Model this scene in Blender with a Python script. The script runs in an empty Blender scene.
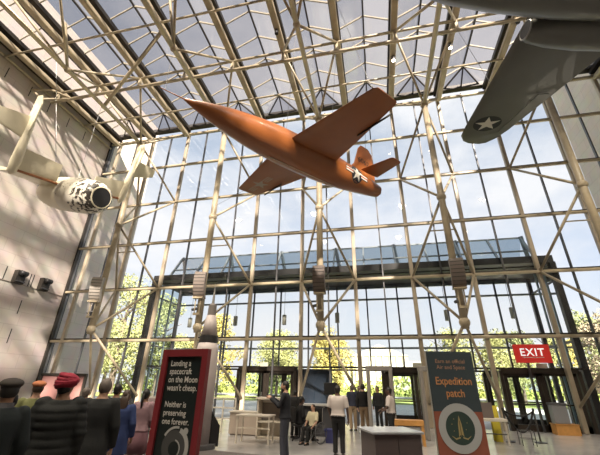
import bpy, bmesh, math, random
from mathutils import Vector, Matrix, Euler
from mathutils.bvhtree import BVHTree
random.seed(7)
V = Vector
SC = bpy.context.scene
COL = SC.collection
PI = math.pi

# ------------------------------------------------------------------ helpers
def tag(o, label=None, cat=None, group=None, kind=None):
    if label: o['label'] = label
    if cat: o['category'] = cat
    if group: o['group'] = group
    if kind: o['kind'] = kind
    return o

def empty(name, loc=(0, 0, 0), rot=(0, 0, 0), parent=None):
    o = bpy.data.objects.new(name, None); COL.objects.link(o)
    o.location = loc; o.rotation_euler = rot; o.empty_display_size = .2
    if parent: o.parent = parent
    return o

class MB:
    """collects shapes into one mesh"""
    def __init__(s): s.bm = bmesh.new(); s.mi = 0
    def _mark(s, fs):
        for f in fs: f.material_index = s.mi
    def ring(s, pts): return [s.bm.verts.new(p) for p in pts]
    def face(s, vs):
        try:
            f = s.bm.faces.new(vs); f.material_index = s.mi; return f
        except ValueError: return None
    def poly(s, pts): return s.face(s.ring(pts))
    def box(s, c, d, rz=0, M=None):
        cx, cy, cz = c; hx, hy, hz = d[0]/2, d[1]/2, d[2]/2
        M2 = Matrix.Translation(c) @ (M if M is not None else Matrix.Rotation(rz, 4, 'Z'))
        vs = [s.bm.verts.new(M2 @ V((x*hx, y*hy, z*hz))) for x in (-1, 1) for y in (-1, 1) for z in (-1, 1)]
        for q in ((0,1,3,2),(4,6,7,5),(0,4,5,1),(2,3,7,6),(0,2,6,4),(1,5,7,3)): s.face([vs[i] for i in q])
        return s
    def bar(s, p0, p1, w, h=None, up=(0, 0, 1)):
        p0, p1 = V(p0), V(p1); h = h or w; d = (p1-p0)
        L = d.length; d.normalize(); u = V(up)
        if abs(d.dot(u)) > .98: u = V((0, 1, 0))
        x = d.cross(u).normalized(); y = x.cross(d)
        M = Matrix((x, d, y)).transposed().to_4x4()
        return s.box((p0+p1)/2, (w, L, h), M=M)
    def loft(s, rings, cap=True, closed=True):
        R = [s.ring(r) for r in rings]; n = len(R[0])
        for a, b in zip(R, R[1:]):
            for i in range(n if closed else n-1):
                j = (i+1) % n; s.face([a[i], a[j], b[j], b[i]])
        if cap: s.face(R[0][::-1]); s.face(R[-1])
        return s
    def tube(s, pts, r, n=8, cap=True):
        pts = [V(p) for p in pts]; m = len(pts)
        rs = r if isinstance(r, (list, tuple)) else [r]*m
        rings = []; prev = None
        for i, p in enumerate(pts):
            d = (pts[min(i+1, m-1)]-pts[max(i-1, 0)]).normalized()
            if prev is None:
                u = V((0, 0, 1)) if abs(d.z) < .9 else V((0, 1, 0))
                x = d.cross(u).normalized()
            else:
                x = (prev-d*prev.dot(d)).normalized()
            prev = x; y = d.cross(x)
            rings.append([p+(x*math.cos(a)+y*math.sin(a))*rs[i] for a in (2*PI*k/n for k in range(n))])
        return s.loft(rings, cap)
    def lathe(s, prof, c=(0, 0, 0), n=20, cap=True):
        c = V(c)
        return s.loft([[c+V((r*math.cos(a), r*math.sin(a), z)) for a in (2*PI*k/n for k in range(n))] for r, z in prof], cap)
    def ball(s, c, r, nu=12, nv=8, M=None):
        c = V(c); r = V(r) if isinstance(r, (tuple, list, Vector)) else V((r, r, r))
        rings = []
        for j in range(1, nv):
            t = PI*j/nv
            rings.append([V((r.x*math.sin(t)*math.cos(a), r.y*math.sin(t)*math.sin(a), -r.z*math.cos(t))) for a in (2*PI*k/nu for k in range(nu))])
        if M is not None: rings = [[M @ p for p in q] for q in rings]
        rings = [[p+c for p in q] for q in rings]
        R = [s.ring(q) for q in rings]
        for a, b in zip(R, R[1:]):
            for i in range(nu): s.face([a[i], a[(i+1) % nu], b[(i+1) % nu], b[i]])
        e = V((0, 0, r.z))
        if M is not None: e = M @ e
        lo = s.bm.verts.new(c-e); hi = s.bm.verts.new(c+e)
        for i in range(nu):
            s.face([R[0][(i+1) % nu], R[0][i], lo]); s.face([R[-1][i], R[-1][(i+1) % nu], hi])
        return s
    def extrude(s, pts, off):
        """closed outline pts extruded by vector off"""
        off = V(off); a = s.ring(pts); b = s.ring([V(p)+off for p in pts]); n = len(a)
        s.face(a[::-1]); s.face(b)
        for i in range(n): s.face([a[i], a[(i+1) % n], b[(i+1) % n], b[i]])
        return s
    def build(s, name, mat, parent=None, smooth=False, world=True, bevel=0):
        bmesh.ops.recalc_face_normals(s.bm, faces=s.bm.faces)
        me = bpy.data.meshes.new(name); s.bm.to_mesh(me); s.bm.free()
        for m in (mat if isinstance(mat, (list, tuple)) else [mat]): me.materials.append(m)
        if smooth:
            for p in me.polygons: p.use_smooth = True
        o = bpy.data.objects.new(name, me); COL.objects.link(o)
        if parent:
            o.parent = parent
            if world: o.matrix_parent_inverse = Matrix.LocRotScale(parent.location, parent.rotation_euler, None).inverted()
        if bevel:
            b = o.modifiers.new('bevel', 'BEVEL'); b.width = bevel; b.segments = 2; b.limit_method = 'ANGLE'
        return o

def smooth_by_angle(o, ang=35):
    me = o.data
    for p in me.polygons: p.use_smooth = True
    bm = bmesh.new(); bm.from_mesh(me)
    for e in bm.edges:
        if len(e.link_faces) == 2 and e.calc_face_angle(0) > math.radians(ang): e.smooth = False
    bm.to_mesh(me); bm.free()

# ------------------------------------------------------------------ materials
def mat(name, col, rough=.6, metal=0, var=.0, scale=4, bump=0, bscale=30, emit=None, spec=.5, coat=0, sheen=0):
    m = bpy.data.materials.new(name); m.use_nodes = True
    nt = m.node_tree; b = nt.nodes['Principled BSDF']
    b.inputs['Base Color'].default_value = (*col, 1)
    b.inputs['Roughness'].default_value = rough; b.inputs['Metallic'].default_value = metal
    b.inputs['Specular IOR Level'].default_value = spec
    b.inputs['Coat Weight'].default_value = coat
    if sheen: b.inputs['Sheen Weight'].default_value = sheen
    tc = nt.nodes.new('ShaderNodeTexCoord')
    if var:
        n = nt.nodes.new('ShaderNodeTexNoise'); n.inputs['Scale'].default_value = scale; n.inputs['Detail'].default_value = 5
        nt.links.new(tc.outputs['Object'], n.inputs['Vector'])
        r = nt.nodes.new('ShaderNodeValToRGB')
        r.color_ramp.elements[0].position = .3; r.color_ramp.elements[1].position = .7
        r.color_ramp.elements[0].color = (*[c*(1-var) for c in col], 1)
        r.color_ramp.elements[1].color = (*[min(1, c*(1+var)) for c in col], 1)
        nt.links.new(n.outputs['Fac'], r.inputs['Fac']); nt.links.new(r.outputs['Color'], b.inputs['Base Color'])
    if bump:
        n2 = nt.nodes.new('ShaderNodeTexNoise'); n2.inputs['Scale'].default_value = bscale
        nt.links.new(tc.outputs['Object'], n2.inputs['Vector'])
        bp = nt.nodes.new('ShaderNodeBump'); bp.inputs['Strength'].default_value = bump; bp.inputs['Distance'].default_value = .02
        nt.links.new(n2.outputs['Fac'], bp.inputs['Height']); nt.links.new(bp.outputs['Normal'], b.inputs['Normal'])
    if emit:
        b.inputs['Emission Color'].default_value = (*emit[:3], 1); b.inputs['Emission Strength'].default_value = emit[3]
    return m

def glass_mat(name, tint, refl=.5, rough=0.0, body=None):
    """thin pane: lets light through with a tint, mirrors a little at grazing angles"""
    m = bpy.data.materials.new(name); m.use_nodes = True; nt = m.node_tree
    for n in list(nt.nodes): nt.nodes.remove(n)
    out = nt.nodes.new('ShaderNodeOutputMaterial'); t = nt.nodes.new('ShaderNodeBsdfTransparent'); t.inputs[0].default_value = (*tint, 1)
    g = nt.nodes.new('ShaderNodeBsdfGlossy'); g.inputs['Roughness'].default_value = rough; g.inputs['Color'].default_value = (1, 1, 1, 1)
    f = nt.nodes.new('ShaderNodeFresnel'); f.inputs['IOR'].default_value = 1.5
    mu = nt.nodes.new('ShaderNodeMath'); mu.operation = 'MULTIPLY'; mu.inputs[1].default_value = refl; nt.links.new(f.outputs[0], mu.inputs[0])
    mx = nt.nodes.new('ShaderNodeMixShader'); nt.links.new(mu.outputs[0], mx.inputs[0]); nt.links.new(t.outputs[0], mx.inputs[1]); nt.links.new(g.outputs[0], mx.inputs[2])
    last = mx
    if body:
        d = nt.nodes.new('ShaderNodeBsdfTranslucent'); d.inputs[0].default_value = (*body[:3], 1)
        m2 = nt.nodes.new('ShaderNodeMixShader'); m2.inputs[0].default_value = body[3]
        nt.links.new(mx.outputs[0], m2.inputs[1]); nt.links.new(d.outputs[0], m2.inputs[2]); last = m2
    nt.links.new(last.outputs[0], out.inputs[0])
    return m

def stone_mat(name, c1, c2, bw, bh, mortar, axis='YZ'):
    m = mat(name, c1, .85); nt = m.node_tree; b = nt.nodes['Principled BSDF']
    tc = nt.nodes.new('ShaderNodeTexCoord'); sp = nt.nodes.new('ShaderNodeSeparateXYZ'); cb = nt.nodes.new('ShaderNodeCombineXYZ')
    nt.links.new(tc.outputs['Object'], sp.inputs[0])
    nt.links.new(sp.outputs[axis[0]], cb.inputs[0]); nt.links.new(sp.outputs[axis[1]], cb.inputs[1])
    br = nt.nodes.new('ShaderNodeTexBrick'); nt.links.new(cb.outputs[0], br.inputs['Vector'])
    br.inputs['Scale'].default_value = 1; br.inputs['Brick Width'].default_value = bw; br.inputs['Row Height'].default_value = bh
    br.inputs['Mortar Size'].default_value = .018; br.inputs['Color1'].default_value = (*c1, 1); br.inputs['Color2'].default_value = (*c2, 1)
    br.inputs['Mortar'].default_value = (*mortar, 1); br.inputs['Bias'].default_value = 0
    n = nt.nodes.new('ShaderNodeTexNoise'); n.inputs['Scale'].default_value = 1.3; n.inputs['Detail'].default_value = 6
    nt.links.new(tc.outputs['Object'], n.inputs['Vector'])
    mx = nt.nodes.new('ShaderNodeMix'); mx.data_type = 'RGBA'; mx.blend_type = 'MULTIPLY'; mx.inputs[0].default_value = .25
    nt.links.new(br.outputs['Color'], mx.inputs[6]); nt.links.new(n.outputs['Color'], mx.inputs[7]); nt.links.new(mx.outputs[2], b.inputs['Base Color'])
    return m

M = {}
M['steel'] = mat('cream_painted_steel', (.42, .355, .245), .38, var=.2, scale=1.5)
M['steelw'] = mat('pale_mullion_paint', (.38, .32, .235), .4, var=.08, scale=2)
M['dark'] = mat('dark_bronze_metal', (.035, .03, .025), .45, .3)
M['mdark'] = mat('dark_grey_mullion', (.10, .10, .105), .45, .3)
M['black'] = mat('black_plastic', (.012, .012, .013), .5)
M['glass'] = glass_mat('clear_glass', (.96, .965, .955), .9)
M['sky_glass'] = glass_mat('tinted_skylight_glass', (.40, .39, .41), .10, .15, body=(.30, .30, .33, .12))
M['canopy_glass'] = glass_mat('blue_grey_canopy_glass', (.60, .66, .70), .7)
M['stone'] = stone_mat('pink_grey_stone', (.58, .52, .47), (.54, .48, .435), 1.525, .75, (.48, .42, .38))
M['stonex'] = stone_mat('pink_grey_stone_x', (.58, .52, .47), (.54, .48, .435), 1.525, .75, (.36, .31, .28), 'XZ')
M['white'] = mat('white_paint', (.75, .73, .68), .5)
M['orange'] = mat('orange_aircraft_paint', (.25, .078, .018), .36, var=.12, scale=1.2, coat=.2)
M['olive'] = mat('dark_olive_grey_paint', (.075, .075, .066), .42, var=.12, scale=.8, coat=.15)
M['starw'] = mat('off_white_star_paint', (.55, .53, .47), .5)
M['navy'] = mat('insignia_blue_paint', (.008, .010, .016), .7)
M['ink'] = mat('black_lettering', (.02, .015, .012), .5)
M['chrome'] = mat('polished_metal', (.6, .6, .6), .2, .9)

# ------------------------------------------------------------------ camera (measured: f = 337.65 px)
F = 337.65; PITCH, ROLL, YAW = (math.radians(a) for a in (25.056, 1.017, 12.62)); H = 1.65
cy, sy, cp, sp = math.cos(YAW), math.sin(YAW), math.cos(PITCH), math.sin(PITCH)
fw = V((-sy*cp, cy*cp, sp)); r0 = V((cy, sy, 0)); u0 = r0.cross(fw)
rt = math.cos(ROLL)*r0+math.sin(ROLL)*u0; upv = -math.sin(ROLL)*r0+math.cos(ROLL)*u0
cam = bpy.data.cameras.new('camera'); co = bpy.data.objects.new('camera', cam); COL.objects.link(co)
cam.sensor_width = 36; cam.sensor_fit = 'HORIZONTAL'; cam.lens = F/600*36; cam.clip_start = .05; cam.clip_end = 1500
co.matrix_world = Matrix.Translation((0, 0, H)) @ Matrix((rt, upv, -fw)).transposed().to_4x4()
SC.camera = co

# ------------------------------------------------------------------ world + sun
w = bpy.data.worlds.new('sky'); SC.world = w; w.use_nodes = True; nt = w.node_tree
bg = nt.nodes['Background']; tc = nt.nodes.new('ShaderNodeTexCoord')
sepz = nt.nodes.new('ShaderNodeSeparateXYZ'); nt.links.new(tc.outputs['Generated'], sepz.inputs[0])
gr = nt.nodes.new('ShaderNodeValToRGB'); nt.links.new(sepz.outputs['Z'], gr.inputs[0])
e = gr.color_ramp.elements; e[0].position = 0; e[0].color = (1.0, 1.02, 1.0, 1); e[1].position = .75; e[1].color = (.43, .51, .64, 1)
x = gr.color_ramp.elements.new(.25); x.color = (.70, .79, .95, 1)
nz = nt.nodes.new('ShaderNodeTexNoise'); nz.inputs['Scale'].default_value = 2.6; nz.inputs['Detail'].default_value = 7; nz.inputs['Roughness'].default_value = .55
mp = nt.nodes.new('ShaderNodeMapping'); mp.inputs['Scale'].default_value = (1, 1, 2.2); nt.links.new(tc.outputs['Generated'], mp.inputs[0]); nt.links.new(mp.outputs[0], nz.inputs['Vector'])
cr = nt.nodes.new('ShaderNodeValToRGB'); cr.color_ramp.elements[0].position = .38; cr.color_ramp.elements[1].position = .62; nt.links.new(nz.outputs['Fac'], cr.inputs[0])
mx = nt.nodes.new('ShaderNodeMix'); mx.data_type = 'RGBA'; nt.links.new(cr.outputs[0], mx.inputs[0]); nt.links.new(gr.outputs[0], mx.inputs[6]); mx.inputs[7].default_value = (.92, .93, .97, 1)
nt.links.new(mx.outputs[2], bg.inputs[0]); bg.inputs[1].default_value = .64
sl = bpy.data.lights.new('sun', 'SUN'); sl.energy = 21; sl.angle = math.radians(1.5); sl.color = (1, .90, .74)
so = bpy.data.objects.new('sun', sl); COL.objects.link(so); so.location = (10, -30, 40)
so.rotation_euler = V((-.5, 1, -.68)).to_track_quat('-Z', 'Y').to_euler()

# ------------------------------------------------------------------ the hall
XL, XR, YG, YB = -20.1, 14.9, 18.5, -10.0
ZC = 19.4; MS = 1.525; X0 = -2.46; GF = 15.62
LX = [X0+MS*k for k in range(-11, 12, 2)]          # pale mullions / roof beams
DXs = [X0+MS*k for k in range(-10, 11, 2)]         # dark mullions / ridges
FX = [X0+6.1*k for k in (-2, -1, 0, 1, 2)]         # trusses
BARZ = [3.9, 7.0, 10.1, 13.2, 16.35, 19.2]

fm = mat('polished_grey_terrazzo', (.42, .41, .40), .2, var=.1, scale=1.5)
b = MB(); b.box(((XL+XR)/2, (YB+YG+.3)/2, -.1), (XR-XL+.4, YG-YB+.3, .2)); fl = tag(b.build('floor', fm), kind='structure')
cm = mat('dark_grey_carpet', (.12, .105, .10), .95, var=.15, scale=60, bump=.3, bscale=200)
b = MB(); b.extrude([(-20, -9.9, .0), (3.2, -9.9, .0), (1.0, 9.0, .0), (-1.2, 9.6, .0), (-6.2, 10.4, 0), (-20, 10.6, .0)], (0, 0, .015)); tag(b.build('floor', cm), kind='structure')

wl = tag(empty('wall_left', (XL, 4, 0)), kind='structure')
b = MB(); b.box((XL-.5, (YB+23.4)/2, 10.5), (1.0, 23.4-YB, 21+8)); o = b.build('stone_facing', M['stone'], wl); o.location = (0, 0, 0)
b = MB()
for y, z in ((10.12, 18.05), (11.6, 18.1), (12.95, 18.05), (14.47, 18.12), (15.92, 18.15), (8.6, 18.05), (7.1, 18.05),
             (14.3, 7.1), (15.8, 7.1), (15.99, 7.1), (15.78, 5.5), (15.8, 3.9), (12.75, 7.1), (11.2, 7.1), (12.7, 5.5), (14.2, 5.5)):
    b.box((XL+.004, y, z), (.01, .05, .78))
b.build('open_joint', M['black'], wl)
b = MB(); b.box((XL+.02, (YB+YG)/2, 6.72), (.05, YG-YB, .03)); b.build('ledge', mat('ledge_stone', (.36, .31, .28), .8), wl)
wr = tag(empty('wall_right', (XR, 4, 0)), kind='structure')
b = MB(); b.box((XR+.5, (YB+23.4)/2, 10.5), (1.0, 23.4-YB, 21+8)); b.build('stone_facing', M['stone'], wr)
wb = tag(empty('wall_back', (0, YB, 0)), kind='structure')
b = MB(); b.box(((XL+XR)/2, YB-.3, 9.7), (XR-XL, .6, 19.8)); b.build('stone_facing', mat('dark_gallery_wall', (.10, .09, .085), .8), wb)
b = MB(); b.box((-21.1, 10, 8), (1, 27, 16)); b.bm.free()

# front curtain wall
wf = tag(empty('wall_front', (X0, YG, 0)), kind='structure')
for x in LX:
    b = MB(); b.box((x, YG, 9.75), (.2, .22, 19.5)); b.build('mullion', M['steelw'], wf, bevel=.03)
for x in DXs+[XL+.12, XR-.12]:
    b = MB(); b.box((x, YG+.05, 9.75), (.07, .14, 19.5)); b.build('mullion', M['mdark'], wf)
b = MB(); b.box((XL+.06, YG+.0, 9.7), (.12, .4, 19.4)); b.build('jamb', M['dark'], wf)
b = MB(); b.box((XR-.06, YG+.0, 9.7), (.12, .4, 19.4)); b.build('jamb', M['dark'], wf)
for i, z in enumerate(BARZ):
    b = MB(); b.bar((XL+.1, YG-.12, z), (XR-.1, YG-.12, z), .16, .15); b.build('transom', M['steel'], wf, bevel=.04)
    b = MB(); b.bar((XL+.1, YG+.07, z+.12), (XR-.1, YG-.02, z+.10), .2, .10); b.build('transom', M['dark'], wf)
b = MB()
xs = sorted(LX+DXs); 
for xa, xb in zip([XL+.12]+xs, xs+[XR-.12]):
    for za, zb in zip([0]+BARZ, BARZ):
        if za == 0 and -13.7 < (xa+xb)/2 < 9.0: za = 2.5
        b.poly([(xa, YG+.06, za), (xb, YG+.06, za), (xb, YG+.06, zb), (xa, YG+.06, zb)])
b.build('glass_pane', M['glass'], wf)
b = MB(); b.box(((XL+XR)/2, YG-.25, 19.75), (XR-XL, .34, .3)); b.build('head_gutter', M['dark'], wf)

# front trusses: chord hung in front of the glass, braced back to the mullions
names = ['leftmost cream tubular wall truss beside the white spaceplane', 'cream tubular wall truss behind the orange aircraft nose', 'cream tubular wall truss in the middle of the glass wall',
         'cream tubular wall truss below the star tipped dark wing', 'rightmost cream tubular wall truss near the red exit sign']
for i, x in enumerate(FX):
    t = tag(empty('wall_truss', (x, GF, 3.6)), names[i], 'truss', 'tubular trusses bracing the glass wall')
    b = MB(); b.tube([(x, GF, 3.9), (x, GF, 16.3)], .16, 14); b.build('chord', M['steel'], t, smooth=True)
    for zn, zs in ((4.15, (1.0, BARZ[1])), (10.2, (BARZ[1], BARZ[3])), (16.3, (BARZ[3], BARZ[5]))):
        for z2 in zs:
            for sx in (-MS, MS):
                b = MB(); b.tube([(x, GF, zn), (x+sx, YG-.12, z2)], .065, 8); b.build('brace', M['steel'], t, smooth=True)
        b = MB(); b.ball((x, GF, zn), .23); b.build('node', M['steel'], t, smooth=True)
    for zt, f in ((8.9, .4), ):
        b = MB(); b.tube([(x-MS*f, GF+2.76*f, zt), (x+MS*f, GF+2.76*f, zt)], .035, 6); b.build('tie', M['steel'], t)

# ceiling
ce = tag(empty('ceiling', (X0, 4, ZC)), kind='structure')
for x in LX:
    if x < XL or x > XR: continue
    b = MB(); b.box((x, (YB+18.3)/2, 19.0), (.34, 18.3-YB, .28)); b.build('beam', M['steel'], ce, bevel=.06)
    b = MB(); b.box((x, (YB+18.3)/2, 19.5), (.46, 18.3-YB, .26)); b.build('gutter', M['dark'], ce)
for xs_, w_ in ((XL+.3, .6), (XR-.3, .6)):
    b = MB(); b.box((xs_, (YB+18.3)/2, 19.5), (w_, 18.3-YB, .26)); b.build('gutter', M['dark'], ce)
for xx, zz in ((XL+.18, 18.75), (XL+.62, 19.05), (XR-.18, 18.75), (XR-.62, 19.05)):
    b = MB(); b.tube([(xx, YB, zz), (xx, 18.3, zz)], .07, 8); b.build('edge_tube', M['steel'], ce)
HZ = 20.35; HY = 17.0; EY = 18.35; EZ = 19.62
ribs = [HY-1.525*k for k in range(0, 18)]
for x in DXs:
    xa, xb = max(x-MS+.2, XL), min(x+MS-.2, XR)
    g = MB()
    for sx in (xa, xb):
        g.poly([(sx, YB, EZ), (sx, EY, EZ), (x, HY, HZ), (x, YB, HZ)])
    g.poly([(xa, EY, EZ), (xb, EY, EZ), (x, HY, HZ)])
    g.build('skylight_glass', M['sky_glass'], ce)
    r = MB()
    for y in ribs:
        for sx in (xa, xb): r.bar((sx, y, EZ-.04), (x, y, HZ-.04), .055, .09)
    r.build('rib', M['steelw'] if x > 99 else mat('rib_grey_steel', (.30, .27, .21), .5), ce)
    r = MB(); r.bar((x, YB, HZ-.05), (x, HY, HZ-.05), .08, .12)
    for sx in (xa, x, xb): r.bar((x, HY, HZ-.05), (sx, EY, EZ-.03), .07, .1)
    r.build('ridge_bar', M['dark'], ce)
# space frame below the beams
lab = ['cream roof truss nearest the left stone wall', 'cream roof truss above the orange aircraft nose', 'cream roof truss over the middle of the hall', 'cream roof truss between the orange aircraft and the dark wing', 'cream roof truss nearest the right wall']
NY = [15.62, 9.54, 3.46, -2.62, -8.7]
for i, x in enumerate(FX):
    t = tag(empty('roof_truss', (x, 4, 16.3)), lab[i], 'truss', 'tubular roof trusses under the skylights')
    b = MB(); b.tube([(x, NY[-1], 16.3), (x, 15.45, 16.3)], .115, 12); b.build('chord', M['steel'], t, smooth=True)
    for y in NY:
        if y < 15:
            b = MB(); b.ball((x, y, 16.3), .17); b.build('node', M['steel'], t, smooth=True)
        for sx in (-MS, MS):
            for dy in (-3.04, 3.04):
                if y+dy > 17 or y+dy < YB: continue
                b = MB(); b.tube([(x, y, 16.3), (x+sx, y+dy, 18.75)], .065, 8); b.build('brace', M['steel'], t, smooth=True)
yk = [15.5, 12.6, 9.6, 6.5, 3.46, .4, -2.6, -5.6, -8.7]
nm = ['first cream roof tube from the glass wall', None, 'cream roof tube at the top edge of the photo over the orange nose']
for k, y in enumerate(yk):
    if k % 2 == 0:
        b = MB(); b.tube([(XL+.1, y, 18.72), (XR-.1, y, 18.72)], .06, 8); o = b.build('purlin', M['steel'], ce, smooth=True)
    else:
        t = ce
        b = MB(); b.tube([(XL+.5, y, 18.78), (XR-.5, y, 18.78)], .075, 8); b.build('purlin', M['steel'], t, smooth=True)
        b = MB(); b.tube([(XL+.5, y+.05, 18.1), (XR-.5, y+.05, 18.1)], .095, 10); b.build('purlin', M['steel'], t, smooth=True)
        b = MB()
        for xx in LX:
            if XL < xx < XR: b.box((xx, y+.03, 18.45), (.14, .16, .75))
        b.build('hanger_bracket', M['steel'], t)
# bracket on the left wall and the long diagonal
b = MB(); b.tube([(XL+.1, 11.6, 18.2), (XL+.75, 12.2, 18.7), (-18.0, 12.65, 18.1), (XL+.75, 11.9, 17.6), (XL+.1, 11.6, 18.2)], .07, 8); b.build('wall_bracket', M['steel'], ce)
b = MB(); b.tube([(-10.0, 10.05, 18.8), (-14.9, 12.3, 16.4)], .10, 10); b.ball((-10.0, 10.05, 18.75), .2); b.build('diagonal_tube', M['steel'], ce, smooth=True)
for xx in FX[:4]:
    b = MB(); b.tube([(xx, 9.54, 16.3), (xx-.1, 8.6, 18.7)], .07, 8); b.build('diagonal_tube', M['steel'], ce)
    b = MB(); b.tube([(xx+.9, 12.6, 18.1), (xx+.9, 12.0, 21.0)], .001, 4); b.bm.free()

# skylight end above right edge etc. roof spots
spotm = mat('lit_spot_lens', (1, .9, .7), .5, emit=(1, .85, .6, 14))
def spot(loc, label):
    t = tag(empty('spotlight', loc), label, 'spotlight', 'ceiling spotlights')
    x, y, z = loc
    b = MB(); b.lathe([(.03, 0), (.11, -.02), (.12, -.30), (.10, -.31)], loc, 14); hs = b.build('housing', M['mdark'], t, smooth=True)
    b = MB(); b.lathe([(.10, -.315), (.095, -.325)], loc, 14); b.build('lens', spotm, hs)
spot((2.12, 14.2, 18.86), 'lit ceiling spotlight above the tip of the orange wing')
spot((5.14, 14.0, 18.86), 'lit ceiling spotlight left of the star tipped dark wing')
def can(loc, label):
    t = tag(empty('spotlight', loc), label, 'spotlight', 'unlit ceiling spotlights')
    b = MB(); b.lathe([(.03, 0), (.1, -.03), (.1, -.3), (.03, -.31)], loc, 12); b.build('housing', M['black'], t)
can((-4.0, 11.3, 18.86), 'small black unlit spotlight over the middle of the hall')
can((8.24, 13.2, 18.86), 'small black unlit spotlight beside the dark aircraft engine pod')

def fill_lamp(x, y, label, e=1500):  # added lamp out of view, put in to brighten the hall and entry
    t = tag(empty('fill_lamp', (x, y, 18.6)), label, 'lamp', 'added fill lamps under the roof tubes')
    b = MB(); b.lathe([(.05, 0), (.3, -.06), (.32, -.4), (.29, -.4), (.27, -.1), (.04, -.06)], (x, y, 18.6), 18); hs = b.build('housing', M['mdark'], t, smooth=True)
    b = MB(); b.lathe([(.20, -.2), (.26, -.34), (.2, -.36)], (x, y, 18.6), 16); b.build('bulb', spotm, hs)
    ld = bpy.data.lights.new('fill_light', 'SPOT'); ld.energy = e; ld.color = (1, .87, .68); ld.spot_size = math.radians(88); ld.spot_blend = .6; ld.shadow_soft_size = .3
    lo = bpy.data.objects.new('fill_light', ld); COL.objects.link(lo); lo.location = (0, 0, -.45); lo.rotation_euler = (math.radians(26), 0, 0); lo.parent = t
for i, (x, y) in enumerate(((-14, 5.9), (-5.5, 5.9), (3.5, 5.9), (11, 5.9), (-14, -2.0), (-5.5, -2.0), (3.5, -2.0), (11, -2.0))):
    fill_lamp(x, y, 'round added fill lamp under the roof, %s from the left stone wall in the %s row' % (('first', 'second', 'third', 'fourth')[i % 4], 'nearer' if i > 3 else 'farther'), 3000)
# wall floodlights on left wall
for k, (y, l) in enumerate(((15.02, 'dark square floodlight on the left stone wall, further from the glass'), (16.65, 'dark square floodlight on the left stone wall, nearer the glass'))):
    t = tag(empty('floodlight', (XL+.1, y, 7.1)), l, 'floodlight', 'square floodlights on the stone wall')
    b = MB(); b.box((XL+.16, y, 7.05), (.3, .55, .75)); b.build('housing', M['dark'], t, bevel=.02)
    b = MB(); b.tube([(XL+.42, y-.2, 7.25), (XL+.42, y+.2, 7.25)], .15, 14); b.build('lamp_drum', M['black'], t, smooth=True)
    b = MB(); b.box((XL+.28, y, 6.78), (.3, .5, .05)); b.build('bracket', M['mdark'], t)

# loudspeakers on the trusses
spkm = [mat('taupe_speaker_cabinet', (.16, .13, .11), .6), mat('light_grey_cabinet', (.33, .30, .26), .6)]
def speaker(x, label, mi, rz):
    y = GF-.42; z = 6.35
    t = tag(empty('loudspeaker', (x, y, z-.7), (0, 0, rz)), label, 'loudspeaker', 'line array loudspeakers on the wall trusses')
    pr = []
    for k in range(9):
        a = math.radians(-30+k*60/8-12); pr.append((-(math.cos(a)*1.4-1.25), math.sin(a)*1.3+.78))
    b = MB(); b.extrude([(-.28, p[0], p[1]) for p in pr]+[(-.28, p[0]+.28, p[1]) for p in pr[::-1]], (.56, 0, 0))
    cab_ = b.build('cabinet', spkm[mi], t, world=False)
    b = MB()
    for k in range(1, 8):
        b.box((0, pr[k][0]-.004, pr[k][1]), (.54, .012, .02))
    b.build('grille', M['black'], cab_, world=False)
    b = MB(); b.tube([(0, .10, .4), (0, .42, .4)], .05, 8); b.build('mount_arm', M['steel'], t, world=False)
    b = MB(); b.box((0, .12, -.12), (.5, .3, .06)); b.tube([(-.12, .15, -.1), (-.12, .2, -.9)], .03, 6); b.tube([(.12, .15, -.1), (.12, .2, -.9)], .03, 6); b.box((0, .18, -.9), (.34, .12, .1))
    b.build('bracket', M['steel'], t, world=False)
speaker(FX[0], 'grey curved loudspeaker on the leftmost wall truss', 1, .35)
speaker(FX[1], 'taupe curved loudspeaker on the wall truss above the rocket tip', 0, .2)
speaker(FX[2], 'taupe curved loudspeaker on the middle wall truss', 0, 0)
speaker(FX[3], 'taupe curved loudspeaker on the wall truss above the expedition banner', 0, -.1)
# small lamps clamped under the speakers
for i in (0, 1, 2, 3):
    t = tag(empty('clamp_light', (FX[i], GF-.1, 4.6)), ['small clamp light on the leftmost wall truss', 'small clamp light on the truss left of the rocket tip', 'small clamp light low on the middle wall truss', 'small clamp light on the truss above the banner'][i], 'light', 'clamp lights on the wall trusses')
    b = MB(); b.lathe([(.15, 0), (.15, .12)], (FX[i], GF, 5.0), 12); b.build('collar', M['steel'], t)
    b = MB(); b.tube([(FX[i]-.1, GF-.1, 5.05), (FX[i]-.28, GF-.3, 4.95)], .07, 10); b.build('lamp_head', M['mdark'], t)

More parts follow.
